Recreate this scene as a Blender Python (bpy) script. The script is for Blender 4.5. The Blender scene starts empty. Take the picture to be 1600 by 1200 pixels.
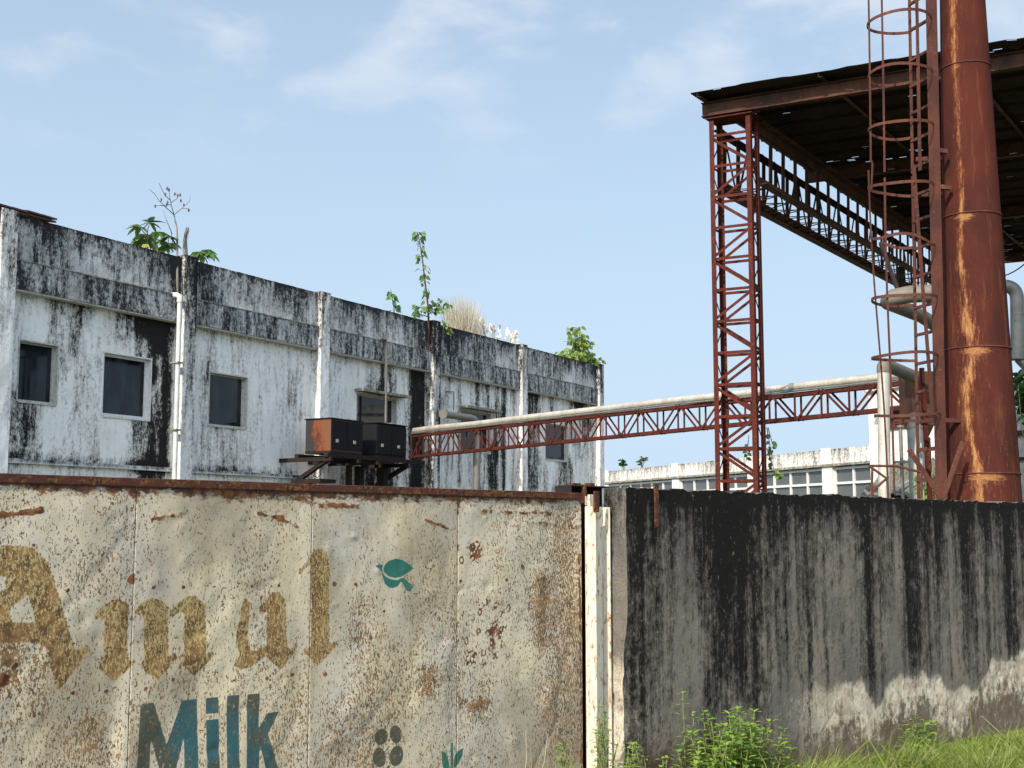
import bpy, math, random
import numpy as np
from mathutils import Vector
R = math.radians
rng = random.Random(7)
sc = bpy.context.scene
COL = sc.collection

# ------------------------------------------------------------------ camera
F = 2000.0; HOR = 830.0
PITCH = math.atan((HOR-600)/F)
EYE = 1.65
EFF = F/math.cos(PITCH)
cam = bpy.data.cameras.new('camera'); camo = bpy.data.objects.new('camera', cam); COL.objects.link(camo)
cam.lens = 36*F/1600; cam.sensor_width = 36; cam.clip_end = 5000
camo.location = (0, 0, EYE); camo.rotation_euler = (R(90)+PITCH, 0, 0)
sc.camera = camo
FW = Vector((0, math.cos(PITCH), math.sin(PITCH))); UP = Vector((0, -math.sin(PITCH), math.cos(PITCH))); RT = Vector((1, 0, 0))
def ray(px, py): return RT*(px-800)+FW*F+UP*(600-py)
def at_y(px, py, Y):
    d = ray(px, py); t = Y/d.y
    return Vector((d.x*t, Y, EYE+d.z*t))
def at_z(px, py, z):
    d = ray(px, py); t = (z-EYE)/d.z
    return Vector((d.x*t, d.y*t, z))
class Frame:
    """a vertical plane of the place: origin in plan, direction u, outward normal n towards the viewer"""
    def __init__(s, px0, Y0, vp):
        a = math.atan((vp-800)/EFF)
        s.u = Vector((math.sin(a), math.cos(a), 0)); s.o = Vector(((px0-800)*Y0/EFF, Y0, 0))
        n = Vector((s.u.y, -s.u.x, 0))
        if n.dot(-s.o) < 0: n = -n
        s.n = n
    def pt(s, a, z, off=0.0): return s.o+s.u*a+s.n*off+Vector((0, 0, z))
    def hit(s, px, py, off=0.0):
        d = ray(px, py); o = s.o+s.n*off
        t = s.n.dot(o)/s.n.dot(d)
        p = d*t
        return (p-s.o).dot(s.u), EYE+p.z
    def S(s, px, off=0.0, py=HOR): return s.hit(px, py, off)[0]

# ------------------------------------------------------------------ mesh building
class MB:
    def __init__(s): s.v = []; s.f = []
    def add(s, vs, fs):
        b = len(s.v); s.v += [tuple(v) for v in vs]; s.f += [tuple(b+i for i in f) for f in fs]; return s
    def prism(s, a, b, prof, up=Vector((0, 0, 1))):
        a = Vector(a); b = Vector(b); d = (b-a).normalized(); up = Vector(up)
        if abs(d.dot(up)) > .97: up = Vector((0, 1, 0)) if abs(d.y) < .9 else Vector((1, 0, 0))
        x = d.cross(up).normalized(); y = x.cross(d).normalized(); n = len(prof)
        vs = [a+x*p+y*q for p, q in prof]+[b+x*p+y*q for p, q in prof]
        fs = [(i, (i+1) % n, n+(i+1) % n, n+i) for i in range(n)]+[tuple(range(n-1, -1, -1)), tuple(range(n, 2*n))]
        return s.add(vs, fs)
    def bar(s, a, b, w, h, up=(0, 0, 1)):
        w /= 2; h /= 2
        return s.prism(a, b, [(-w, -h), (w, -h), (w, h), (-w, h)], up)
    def angle(s, a, b, w, t, up=(0, 0, 1), fx=1, fy=1):
        p = [(0, 0), (w*fx, 0), (w*fx, t*fy), (t*fx, t*fy), (t*fx, w*fy), (0, w*fy)]
        if fx*fy < 0: p = p[::-1]
        return s.prism(a, b, p, up)
    def ibeam(s, a, b, w, h, t, up=(0, 0, 1)):
        w /= 2; h /= 2; k = t/2
        return s.prism(a, b, [(-w, -h), (w, -h), (w, -h+t), (k, -h+t), (k, h-t), (w, h-t), (w, h), (-w, h), (-w, h-t), (-k, h-t), (-k, -h+t), (-w, -h+t)], up)
    def box(s, fr, s0, s1, z0, z1, o0, o1):
        p = [fr.pt(a, z, o) for z in (z0, z1) for a, o in ((s0, o0), (s1, o0), (s1, o1), (s0, o1))]
        return s.add(p, [(0, 1, 2, 3), (7, 6, 5, 4), (0, 4, 5, 1), (1, 5, 6, 2), (2, 6, 7, 3), (3, 7, 4, 0)])
    def tube(s, pts, r, n=10, caps=True):
        pts = [Vector(p) for p in pts]; m = len(pts)
        if not isinstance(r, (list, tuple)): r = [r]*m
        t0 = (pts[1]-pts[0]).normalized()
        ref = Vector((0, 0, 1)) if abs(t0.z) < .9 else Vector((1, 0, 0))
        x = t0.cross(ref).normalized(); vs = []
        for i, p in enumerate(pts):
            t = (pts[min(i+1, m-1)]-pts[max(i-1, 0)])
            t = t.normalized() if t.length > 1e-9 else t0
            x = (x-t*x.dot(t)); x = x.normalized() if x.length > 1e-6 else t.orthogonal().normalized()
            y = t.cross(x)
            for k in range(n):
                a = 2*math.pi*k/n; vs.append(p+(x*math.cos(a)+y*math.sin(a))*r[i])
        fs = [(i*n+k, i*n+(k+1) % n, (i+1)*n+(k+1) % n, (i+1)*n+k) for i in range(m-1) for k in range(n)]
        if caps: fs += [tuple(range(n-1, -1, -1)), tuple(range((m-1)*n, m*n))]
        return s.add(vs, fs)
    def build(s, name, mat, parent=None, smooth=False, bevel=0):
        me = bpy.data.meshes.new(name)
        o = bpy.data.objects.new(name, me); COL.objects.link(o)
        off = root_loc(parent)
        me.from_pydata([(v[0]-off[0], v[1]-off[1], v[2]-off[2]) for v in s.v], [], s.f); me.update()
        me.materials.append(mat)
        if parent is not None: o.parent = parent
        if smooth: me.polygons.foreach_set('use_smooth', [True]*len(me.polygons)); me.update()
        if smooth == 'auto':
            me.set_sharp_from_angle(angle=R(40))
        if bevel:
            b = o.modifiers.new('bevel', 'BEVEL'); b.width = bevel; b.segments = 2; b.limit_method = 'ANGLE'
        return o
def root_loc(p):
    l = Vector((0, 0, 0))
    while p is not None: l = l+Vector(p.location); p = p.parent
    return l
def tag(o, label=None, cat=None, group=None, kind=None):
    if label: o['label'] = label
    if cat: o['category'] = cat
    if group: o['group'] = group
    if kind: o['kind'] = kind
    return o
def thing(name, label, cat, loc, group=None):
    o = bpy.data.objects.new(name, None); COL.objects.link(o); o.location = loc; o.empty_display_size = .2
    return tag(o, label, cat, group)
def grid_mesh(name, P, mask, mat, parent=None, attrs=None, smooth=True, thick=0):
    """P: (ni,nj,3) points; mask (ni-1,nj-1) cells kept"""
    ni, nj, _ = P.shape; off = np.array(root_loc(parent))
    idx = np.arange(ni*nj).reshape(ni, nj)
    q = np.stack([idx[:-1, :-1], idx[1:, :-1], idx[1:, 1:], idx[:-1, 1:]], -1)
    if mask is not None: q = q[mask]
    q = q.reshape(-1, 4)
    me = bpy.data.meshes.new(name)
    V = (P.reshape(-1, 3)-off).astype(np.float32)
    me.vertices.add(len(V)); me.vertices.foreach_set('co', V.ravel())
    me.loops.add(q.size); me.loops.foreach_set('vertex_index', q.ravel().astype(np.int32))
    me.polygons.add(len(q)); me.polygons.foreach_set('loop_start', np.arange(0, q.size, 4, dtype=np.int32))
    me.polygons.foreach_set('loop_total', np.full(len(q), 4, np.int32))
    me.polygons.foreach_set('use_smooth', np.full(len(q), bool(smooth)))
    for k, a in (attrs or {}).items():
        at = me.attributes.new(k, 'FLOAT', 'POINT'); at.data.foreach_set('value', a.astype(np.float32).ravel())
    me.update(calc_edges=True); me.validate()
    me.materials.append(mat)
    o = bpy.data.objects.new(name, me); COL.objects.link(o)
    if parent is not None: o.parent = parent
    if thick:
        m = o.modifiers.new('thickness', 'SOLIDIFY'); m.thickness = thick; m.offset = -1
    return o

# ------------------------------------------------------------------ numpy noise
def vnoise(x, y, seed=0):
    xi = np.floor(x).astype(np.int64); yi = np.floor(y).astype(np.int64); xf = x-xi; yf = y-yi
    def h(a, b):
        n = (a*374761393+b*668265263+seed*1442695041) & 0xffffffff
        n = ((n ^ (n >> 13))*1274126177) & 0xffffffff
        return ((n ^ (n >> 16)) & 0xffff)/65535.0
    u = xf*xf*(3-2*xf); v = yf*yf*(3-2*yf)
    return (h(xi, yi)*(1-u)+h(xi+1, yi)*u)*(1-v)+(h(xi, yi+1)*(1-u)+h(xi+1, yi+1)*u)*v
def fbm(x, y, seed=0, oct=4):
    t = 0; a = .5; n = 0
    for k in range(oct): t = t+a*vnoise(x*2**k, y*2**k, seed+k*17); n += a; a *= .5
    return t/n
def sstep(a, b, x):
    t = np.clip((x-a)/(b-a), 0, 1); return t*t*(3-2*t)
def sdf_poly(X, Y, poly):
    """signed distance, negative inside"""
    d2 = np.full(X.shape, 1e9); ins = np.zeros(X.shape, bool); n = len(poly)
    for i in range(n):
        ax, ay = poly[i]; bx, by = poly[(i+1) % n]
        ex, ey = bx-ax, by-ay; L = ex*ex+ey*ey+1e-12
        t = np.clip(((X-ax)*ex+(Y-ay)*ey)/L, 0, 1)
        d2 = np.minimum(d2, (X-ax-t*ex)**2+(Y-ay-t*ey)**2)
        c = (ay > Y) != (by > Y)
        xs = ax+(Y-ay)*ex/(ey if abs(ey) > 1e-12 else 1e-12)
        ins ^= c & (X < xs)
    d = np.sqrt(d2); return np.where(ins, -d, d)

# ------------------------------------------------------------------ materials
class M:
    def __init__(s, name, rough=.8, metal=0.0, spec=.3):
        s.m = bpy.data.materials.new(name); s.m.use_nodes = True; s.t = s.m.node_tree; s.n = s.t.nodes
        s.b = s.n['Principled BSDF']; s.b.inputs['Roughness'].default_value = rough; s.b.inputs['Metallic'].default_value = metal
        s.b.inputs['Specular IOR Level'].default_value = spec
        s.co = s.n.new('ShaderNodeTexCoord').outputs['Object']
    def l(s, a, b): s.t.links.new(a, b)
    def put(s, sock, v):
        if hasattr(v, 'node'): s.l(v, sock)
        elif isinstance(v, (tuple, list)) and len(v) == 3 and sock.type == 'RGBA': sock.default_value = (*v, 1)
        else: sock.default_value = v
    def mapv(s, scale, src=None, loc=(0, 0, 0)):
        n = s.n.new('ShaderNodeMapping'); n.inputs['Scale'].default_value = scale; n.inputs['Location'].default_value = loc
        s.l(src or s.co, n.inputs['Vector']); return n.outputs[0]
    def noise(s, scale=5, detail=4, rough=.55, vec=None, dist=0):
        n = s.n.new('ShaderNodeTexNoise'); n.inputs['Scale'].default_value = scale; n.inputs['Detail'].default_value = detail
        n.inputs['Roughness'].default_value = rough; n.inputs['Distortion'].default_value = dist
        s.l(vec if vec is not None else s.co, n.inputs['Vector']); return n.outputs['Fac']
    def voro(s, scale, vec=None, feature='F1'):
        n = s.n.new('ShaderNodeTexVoronoi'); n.inputs['Scale'].default_value = scale; n.feature = feature
        s.l(vec if vec is not None else s.co, n.inputs['Vector']); return n.outputs['Distance']
    def attr(s, name):
        n = s.n.new('ShaderNodeAttribute'); n.attribute_name = name; return n.outputs['Fac']
    def math(s, op, a, b=0.0, c=None, clamp=False):
        n = s.n.new('ShaderNodeMath'); n.operation = op; n.use_clamp = clamp
        s.put(n.inputs[0], a); s.put(n.inputs[1], b)
        if c is not None: s.put(n.inputs[2], c)
        return n.outputs[0]
    def ss(s, x, lo, hi):
        n = s.n.new('ShaderNodeMapRange'); n.interpolation_type = 'SMOOTHSTEP'
        s.put(n.inputs['Value'], x); s.put(n.inputs['From Min'], lo); s.put(n.inputs['From Max'], hi); return n.outputs['Result']
    def mix(s, f, a, b):
        n = s.n.new('ShaderNodeMix'); n.data_type = 'RGBA'
        s.put(n.inputs['Factor'], f); s.put(n.inputs[6], a); s.put(n.inputs[7], b); return n.outputs[2]
    def ramp(s, f, stops):
        n = s.n.new('ShaderNodeValToRGB'); s.l(f, n.inputs[0]); e = n.color_ramp.elements
        while len(e) < len(stops): e.new(.5)
        for k, (p, c) in enumerate(stops): e[k].position = p; e[k].color = (*c, 1)
        return n.outputs[0]
    def bump(s, h, dist=.01, strength=.6):
        n = s.n.new('ShaderNodeBump'); n.inputs['Distance'].default_value = dist; n.inputs['Strength'].default_value = strength
        s.l(h, n.inputs['Height']); s.l(n.outputs[0], s.b.inputs['Normal'])
    def color(s, c): s.put(s.b.inputs['Base Color'], c); return s
    def rough(s, r): s.put(s.b.inputs['Roughness'], r); return s
    def xyz(s):
        n = s.n.new('ShaderNodeSeparateXYZ'); s.l(s.co, n.inputs[0]); return n.outputs

def steel_mat(name, a, b, c, sc1=2.2, sc2=30, rough=.75):
    m = M(name, rough, 0, .10)
    n1 = m.noise(sc1, 5, .65); n2 = m.noise(sc2, 5, .7); n3 = m.noise(9, 3, .6, m.mapv((1, 1, .25)))
    c1 = m.mix(m.ss(n1, .35, .65), a, b)
    c2 = m.mix(m.math('MULTIPLY', m.ss(n2, .52, .66), m.ss(n3, .42, .66)), c1, c)
    m.color(c2); m.bump(n2, .004, .5); return m.m
MAT = {}
MAT['red_steel'] = steel_mat('red_oxide_steel', (.095, .018, .011), (.056, .016, .012), (.18, .070, .030))
MAT['dark_steel'] = steel_mat('dark_rusty_steel', (.095, .042, .026), (.045, .026, .020), (.15, .078, .04))
MAT['ladder_steel'] = steel_mat('ladder_rust', (.115, .042, .029), (.070, .029, .023), (.19, .085, .042))
MAT['black_steel'] = steel_mat('sooty_steel', (.030, .020, .017), (.018, .016, .016), (.09, .035, .018))
MAT['sheet_under'] = steel_mat('old_roof_sheet', (.040, .028, .024), (.025, .020, .019), (.075, .040, .028), 1.2, 14, .85)

def pipe_mat(name, a, b, d, rough=.5, metal=.35):
    m = M(name, rough, metal, .4)
    n1 = m.noise(3, 5, .6); n2 = m.noise(26, 5, .7); n3 = m.noise(5, 4, .7, m.mapv((3, 3, .6)))
    c = m.mix(m.ss(n1, .35, .7), a, b); c = m.mix(m.math('MULTIPLY', m.ss(n2, .5, .7), m.ss(n3, .4, .7)), c, d)
    m.color(c); m.bump(n1, .01, .25); return m.m
MAT['cream_pipe'] = pipe_mat('cream_cladding', (.60, .56, .47), (.44, .40, .33), (.24, .17, .10))
MAT['grey_pipe'] = pipe_mat('dull_grey_cladding', (.22, .21, .18), (.15, .145, .13), (.12, .08, .05))
MAT['duct'] = pipe_mat('stained_duct_cladding', (.18, .16, .12), (.125, .11, .08), (.10, .055, .028), .65, .1)
MAT['pvc'] = pipe_mat('white_pvc', (.62, .62, .60), (.50, .50, .48), (.25, .22, .18), .5, 0)

# plaster with black algae, driven by a per-vertex stain field
def plaster_mat(name, light, mid, dark, warm, fine=1.0):
    m = M(name, .92, 0, .15)
    st = m.attr('stain')
    nv = m.noise(7, 8, .72, m.mapv((1, 1, .16))); ni = m.noise(9, 9, .78); nf = m.noise(45, 5, .75, m.mapv((1, 1, .35)))
    v = m.math('ADD', st, m.math('MULTIPLY', m.math('SUBTRACT', nv, .5), 2.3*fine))
    v = m.math('ADD', v, m.math('MULTIPLY', m.math('SUBTRACT', ni, .5), 2.1*fine))
    v = m.math('ADD', v, m.math('MULTIPLY', m.math('SUBTRACT', nf, .5), 1.7*fine))
    base = m.mix(m.ss(m.noise(1.3, 5, .6), .4, .7), light, warm)
    c = m.mix(m.ss(v, -.02, .62), base, mid)
    c = m.mix(m.ss(v, .44, .84), c, dark)
    m.color(c)
    m.bump(m.math('ADD', m.math('MULTIPLY', ni, 1.0), m.math('MULTIPLY', nf, .35)), .02, .45)
    return m.m
MAT['facade'] = plaster_mat('stained_white_plaster', (.86, .85, .81), (.40, .38, .345), (.017, .016, .015), (.77, .75, .69), .85)
MAT['parapet'] = plaster_mat('mouldy_parapet_plaster', (.62, .62, .60), (.24, .24, .23), (.024, .024, .025), (.46, .45, .41))
MAT['shed_plaster'] = plaster_mat('pale_shed_plaster', (.74, .72, .68), (.36, .33, .28), (.08, .07, .06), (.68, .65, .60))

m = M('window_glass', .06, 0, .5); n = m.noise(2.5, 3, .5, m.mapv((1, 1, .4)))
m.color(m.mix(m.ss(n, .35, .7), (.004, .006, .009), (.022, .028, .034))); m.rough(m.math('MULTIPLY_ADD', n, .10, -.01)); m.b.inputs['Specular IOR Level'].default_value = .32; MAT['glass'] = m.m
m = M('dusty_glass', .25, 0, .5); n = m.noise(1.1, 5, .6); n2 = m.noise(16, 4, .7)
m.color(m.mix(m.math('MULTIPLY', n, n2), (.06, .07, .07), (.17, .18, .17))); MAT['dusty_glass'] = m.m
m = M('white_frame_paint', .6); n = m.noise(20, 5, .7)
m.color(m.mix(m.ss(n, .5, .75), (.66, .66, .63), (.36, .34, .30))); MAT['white_paint'] = m.m
m = M('cream_frame_paint', .7); n = m.noise(14, 5, .7)
m.color(m.mix(m.ss(n, .48, .72), (.50, .49, .43), (.20, .18, .15))); MAT['frame'] = m.m
m = M('clay_tile', .85); n = m.noise(9, 5, .7)
m.color(m.mix(n, (.14, .05, .035), (.035, .025, .022))); m.bump(n, .02, .6); MAT['tile'] = m.m

# gate sheet
m = M('rusting_painted_sheet', .62, 0, .35)
den = m.attr('rust'); br = m.attr('brown'); tl = m.attr('teal'); dk = m.attr('grime'); od = m.attr('edge')
# vertical flecks: two scales, stretched along z
fl1 = m.noise(120, 3, .65, m.mapv((1, 1, .48))); fl2 = m.noise(260, 2, .6, m.mapv((1, 1, .5))); big = m.noise(5, 6, .7, m.mapv((1, 1, .4)))
edge = m.noise(26, 5, .7)
paint = m.mix(m.ss(m.noise(2.2, 5, .6), .35, .68), (.585, .505, .345), (.48, .44, .365))
paint = m.mix(m.math('MULTIPLY', m.ss(m.noise(4, 5, .65, m.mapv((1, 1, .3))), .48, .75), .55), paint, (.36, .285, .17))
paint = m.mix(m.math('MULTIPLY', m.ss(m.noise(38, 5, .75, m.mapv((1, 1, .3))), .46, .66), .22), paint, (.30, .235, .14))
paint = m.mix(dk, paint, (.22, .18, .12))
brm = m.ss(m.math('MULTIPLY_ADD', m.math('SUBTRACT', edge, .5), .012, br), .004, -.004)
tlm = m.ss(m.math('MULTIPLY_ADD', m.math('SUBTRACT', edge, .5), .005, tl), .002, -.002)
c = m.mix(m.math('MULTIPLY', brm, .78), paint, (.34, .245, .080))
fad = m.attr('fade')
tc = m.mix(m.ss(fad, .02, .18), m.mix(m.ss(big, .40, .62), (.003, .125, .095), (.006, .085, .066)), (.010, .078, .092))
tc = m.mix(m.ss(fad, .22, .9), tc, (.050, .062, .045))
wear = m.math('SUBTRACT', 1.0, m.math('MULTIPLY', m.ss(m.noise(60, 4, .7), .56, .72), m.math('MULTIPLY_ADD', fad, .7, .05)))
c = m.mix(m.math('MULTIPLY', tlm, m.math('MULTIPLY', wear, .97)), c, tc)
flk = m.math('ADD', m.math('MULTIPLY', fl1, .6), m.math('MULTIPLY', fl2, .4))
th = m.math('SUBTRACT', .643, m.math('MULTIPLY', m.math('ADD', den, m.math('MULTIPLY', brm, .40)), .20))
fm = m.ss(flk, th, m.math('ADD', th, .025))
fm = m.math('MULTIPLY', fm, m.math('SUBTRACT', 1.0, m.math('MULTIPLY', tlm, .55)))
fm2 = m.math('MULTIPLY', fm, .95)
rc = m.mix(m.ss(m.noise(24, 4, .7), .38, .62), (.085, .042, .014), (.25, .135, .045))
c = m.mix(fm2, c, rc)
# solid rust along edges, creases and the top
em = m.ss(m.math('ADD', od, m.math('MULTIPLY', m.math('SUBTRACT', m.noise(18, 6, .75, m.mapv((1, 1, 1.6))), .5), 1.9)), .36, .62)
c = m.mix(em, c, m.mix(m.ss(m.noise(24, 5, .7), .4, .62), (.20, .075, .022), (.055, .022, .013)))
m.color(c); m.rough(m.math('MULTIPLY_ADD', fm, .25, .5))
m.bump(m.math('SUBTRACT', m.math('MULTIPLY', m.noise(12, 4, .6), .35), m.math('MULTIPLY', fm, .25)), .004, .8); MAT['gate'] = m.m
m = M('gate_rail_rust', .85); n = m.noise(14, 6, .7, m.mapv((1, 1, 2))); n2 = m.noise(60, 4, .7)
m.color(m.mix(m.ss(n, .44, .58), (.070, .022, .013), m.mix(m.ss(n2, .40, .60), (.17, .070, .022), (.028, .014, .010)))); m.bump(n2, .004, .7); MAT['gate_rail'] = m.m
m = M('post_paint', .6); n = m.noise(9, 6, .7, m.mapv((2, 2, .35))); n2 = m.noise(50, 4, .7, m.mapv((1, 1, .4)))
rs = m.math('ADD', m.math('MULTIPLY', m.ss(n2, .53, .66), .9), m.math('MULTIPLY', m.ss(n, .50, .68), .8), clamp=True)
m.color(m.mix(rs, (.66, .61, .50), (.30, .14, .045))); m.bump(n2, .003, .5); MAT['post'] = m.m

# yard wall
m = M('weathered_concrete', .95, 0, .12)
st = m.attr('stain'); ln = m.attr('bare'); dirt = m.attr('dirt')
nv = m.noise(13, 8, .72, m.mapv((1, 1, .065))); ni = m.noise(14, 9, .78); nf = m.noise(80, 5, .75, m.mapv((1, 1, .4))); lo = m.noise(2.2, 5, .6)
v = m.math('ADD', st, m.math('MULTIPLY', m.math('SUBTRACT', nv, .5), 2.4))
v = m.math('ADD', v, m.math('MULTIPLY', m.math('SUBTRACT', ni, .5), 2.0))
v = m.math('ADD', v, m.math('MULTIPLY', m.math('SUBTRACT', nf, .5), 1.25))
g = m.mix(m.ss(lo, .35, .7), (.215, .185, .148), (.135, .126, .112))
g = m.mix(m.ss(nf, .62, .74), g, (.30, .29, .27))
bare = m.ss(m.math('ADD', ln, m.math('MULTIPLY', m.math('SUBTRACT', ni, .5), 1.3)), .34, .74)
b2 = m.mix(m.ss(m.noise(7, 7, .7), .4, .62), (.68, .60, .47), (.46, .38, .28)); b2 = m.mix(m.ss(m.noise(30, 6, .75, m.mapv((1, 1, .5))), .52, .66), b2, (.26, .21, .15))
c = m.mix(bare, g, b2)
c = m.mix(m.ss(v, .20, .66), c, (.078, .070, .060))
c = m.mix(m.ss(v, .56, .98), c, (.011, .010, .009))
dm = m.ss(m.math('ADD', dirt, m.math('MULTIPLY', m.math('SUBTRACT', ni, .5), 2.0)), .35, .80)
c = m.mix(m.math('MULTIPLY', dm, .8), c, m.mix(nv, (.11, .065, .035), (.035, .028, .020)))
spk = m.math('MULTIPLY', m.ss(m.noise(45, 4, .75, m.mapv((1, 1, .5))), .62, .70), .55)
c = m.mix(spk, c, (.36, .33, .28))
m.color(c); m.bump(m.math('ADD', m.math('MULTIPLY', ni, 1.0), m.math('MULTIPLY', nf, .4)), .025, .8); MAT['wall'] = m.m

# chimney
m = M('rusted_chimney_plate', .9, 0, .07)
sk = m.attr('streak'); bd = m.attr('band')
nv = m.noise(22, 8, .75, m.mapv((1.6, 1.6, .3))); nh = m.noise(22, 6, .75, m.mapv((.6, .6, 3))); lo = m.noise(2.5, 5, .6, m.mapv((1, 1, .5))); nf = m.noise(90, 4, .7)
c = m.mix(m.ss(lo, .35, .68), (.082, .021, .014), (.050, .017, .013))
c = m.mix(m.ss(m.noise(6, 6, .7, m.mapv((1.5, 1.5, .18))), .52, .72), c, (.125, .045, .025))
v = m.math('ADD', sk, m.math('MULTIPLY', m.math('SUBTRACT', nv, .5), 2.6)); v = m.math('ADD', v, m.math('MULTIPLY', m.math('SUBTRACT', nf, .5), 1.0))
c = m.mix(m.ss(v, .30, .75), c, (.20, .072, .030))
c = m.mix(m.ss(v, .58, .98), c, m.mix(m.ss(nf, .4, .6), (.42, .235, .095), (.26, .12, .05)))
v2 = m.math('ADD', bd, m.math('MULTIPLY', m.math('SUBTRACT', nh, .5), 2.0))
c = m.mix(m.ss(v2, .42, 1.0), c, m.mix(m.ss(nf, .4, .6), (.36, .18, .07), (.24, .095, .04)))
m.color(c); m.bump(m.math('ADD', nf, nv), .006, .5); MAT['chimney'] = m.m

# boxes
m = M('box_rust', .8); x = m.xyz(); n = m.noise(3.5, 5, .7, m.mapv((1, 1, .5)))
xr = m.math('MULTIPLY_ADD', x[0], .872*1.1, m.math('MULTIPLY', x[1], -.489*1.1)); n = m.math('ADD', m.math('MULTIPLY_ADD', m.math('SUBTRACT', n, .5), 1.2, .5), m.math('MULTIPLY', m.math('SUBTRACT', m.ss(xr, -.30, .28), .52), .42))
m.color(m.ramp(n, [(.36, (.030, .028, .028)), (.47, (.10, .030, .014)), (.56, (.19, .055, .020)), (.72, (.15, .07, .035))])); MAT['box_rust'] = m.m
m = M('box_black', .75, 0, .2); n = m.noise(8, 5, .7)
m.color(m.mix(m.ss(n, .55, .75), (.008, .008, .010), (.030, .017, .013))); MAT['box_black'] = m.m
m = M('bright_metal', .4, .6); m.color((.45, .44, .42)); MAT['latch'] = m.m

def leaf_mat(name, a, b, c):
    m = M(name, .5, 0, .4)
    n = m.n.new('ShaderNodeAttribute'); n.attribute_name = 'tone'
    f = n.outputs['Fac']
    col = m.mix(m.ss(f, 0, .6), a, b); col = m.mix(m.ss(f, .75, 1), col, c)
    m.color(col)
    tr = m.n.new('ShaderNodeBsdfTranslucent'); m.l(col, tr.inputs[0])
    mx = m.n.new('ShaderNodeMixShader'); mx.inputs[0].default_value = .35
    m.l(m.b.outputs[0], mx.inputs[1]); m.l(tr.outputs[0], mx.inputs[2])
    m.l(mx.outputs[0], m.n['Material Output'].inputs[0]); return m.m
MAT['weed_leaf'] = leaf_mat('weed_leaf', (.14, .26, .040), (.24, .38, .055), (.34, .42, .09))
MAT['dark_leaf'] = leaf_mat('dark_leaf', (.020, .055, .014), (.045, .11, .025), (.09, .16, .04))
MAT['roof_leaf'] = leaf_mat('roof_leaf', (.055, .125, .030), (.11, .21, .045), (.24, .30, .08))
MAT['lime_leaf'] = leaf_mat('lime_leaf', (.10, .19, .04), (.20, .30, .06), (.40, .38, .06))
MAT['grass'] = leaf_mat('grass_blade', (.13, .20, .035), (.24, .31, .06), (.42, .38, .16))
MAT['dry_grass'] = leaf_mat('dry_grass', (.42, .35, .21), (.58, .50, .34), (.70, .64, .50))
MAT['plume'] = leaf_mat('plume_grass', (.60, .57, .52), (.72, .70, .66), (.78, .77, .74))
m = M('brown_stem', .85); m.color(m.mix(m.noise(20), (.10, .065, .04), (.17, .12, .08))); MAT['stem'] = m.m
m = M('grey_twig', .85); m.color(m.mix(m.noise(20), (.16, .14, .12), (.25, .22, .19))); MAT['twig'] = m.m
m = M('red_bark', .85); m.color(m.mix(m.noise(20), (.11, .04, .03), (.06, .03, .025))); MAT['red_bark'] = m.m
m = M('green_stem', .7); m.color(m.mix(m.noise(20), (.12, .17, .04), (.18, .16, .07))); MAT['green_stem'] = m.m
m = M('earth', .95); n = m.noise(1.5, 6, .65); n2 = m.noise(30, 5, .7)
m.color(m.mix(m.ss(n, .4, .62), m.mix(n2, (.10, .075, .045), (.17, .13, .085)), m.mix(n2, (.045, .07, .018), (.08, .11, .03)))); m.bump(n2, .03, .7); MAT['earth'] = m.m
m = M('asbestos_roof', .9); n = m.noise(6, 6, .7); n2 = m.noise(40, 5, .7)
m.color(m.ramp(m.math('MULTIPLY_ADD', n2, .5, m.math('MULTIPLY', n, .5)), [(.40, (.03, .034, .024)), (.46, (.15, .15, .12)), (.53, (.30, .29, .24)), (.60, (.08, .09, .05))])); m.bump(n, .05, .8); MAT['asbestos'] = m.m
m = M('tank_plate', .6, .2); n = m.noise(3, 5, .6, m.mapv((1, 1, .3)))
m.color(m.mix(n, (.16, .17, .17), (.30, .30, .28))); MAT['tank'] = m.m
m = M('dark_cable', .7); m.color((.03, .03, .03)); MAT['cable'] = m.m
m = M('louvre_brown', .8); m.color(m.mix(m.noise(12), (.10, .03, .022), (.16, .05, .03))); MAT['louvre'] = m.m
m = M('hood_concrete', .9); m.color(m.mix(m.ss(m.noise(9, 6, .7), .4, .6), (.36, .33, .25), (.12, .11, .09))); MAT['hood'] = m.m

def add_tone(o, per=None, seed=0):
    me = o.data; n = len(me.vertices); r = np.random.RandomState(seed)
    if per: t = np.repeat(r.rand(n//per+1), per)[:n]
    else: t = r.rand(n)
    a = me.attributes.new('tone', 'FLOAT', 'POINT'); a.data.foreach_set('value', t.astype(np.float32))
    return o

exec_order = []
# ================================================================== frames of the place
WALL = Frame(1600, 10.0, 2742)          # yard wall and gate line
FAC = Frame(80, 25.8, 1930)             # white factory front
BRI = Frame(1250, 24.0, -585)           # pipe bridge
SHD = Frame(955, 74.0, 0)               # far shed front

# ------------------------------------------------------------------ ground
g = MB(); GZ = .11
g.add([(-900, -900, GZ), (900, -900, GZ), (900, 900, GZ), (-900, 900, GZ)], [(0, 1, 2, 3)])
tag(g.build('ground', MAT['earth']), 'earth and weedy ground under the whole yard', 'ground', kind='structure')

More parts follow.
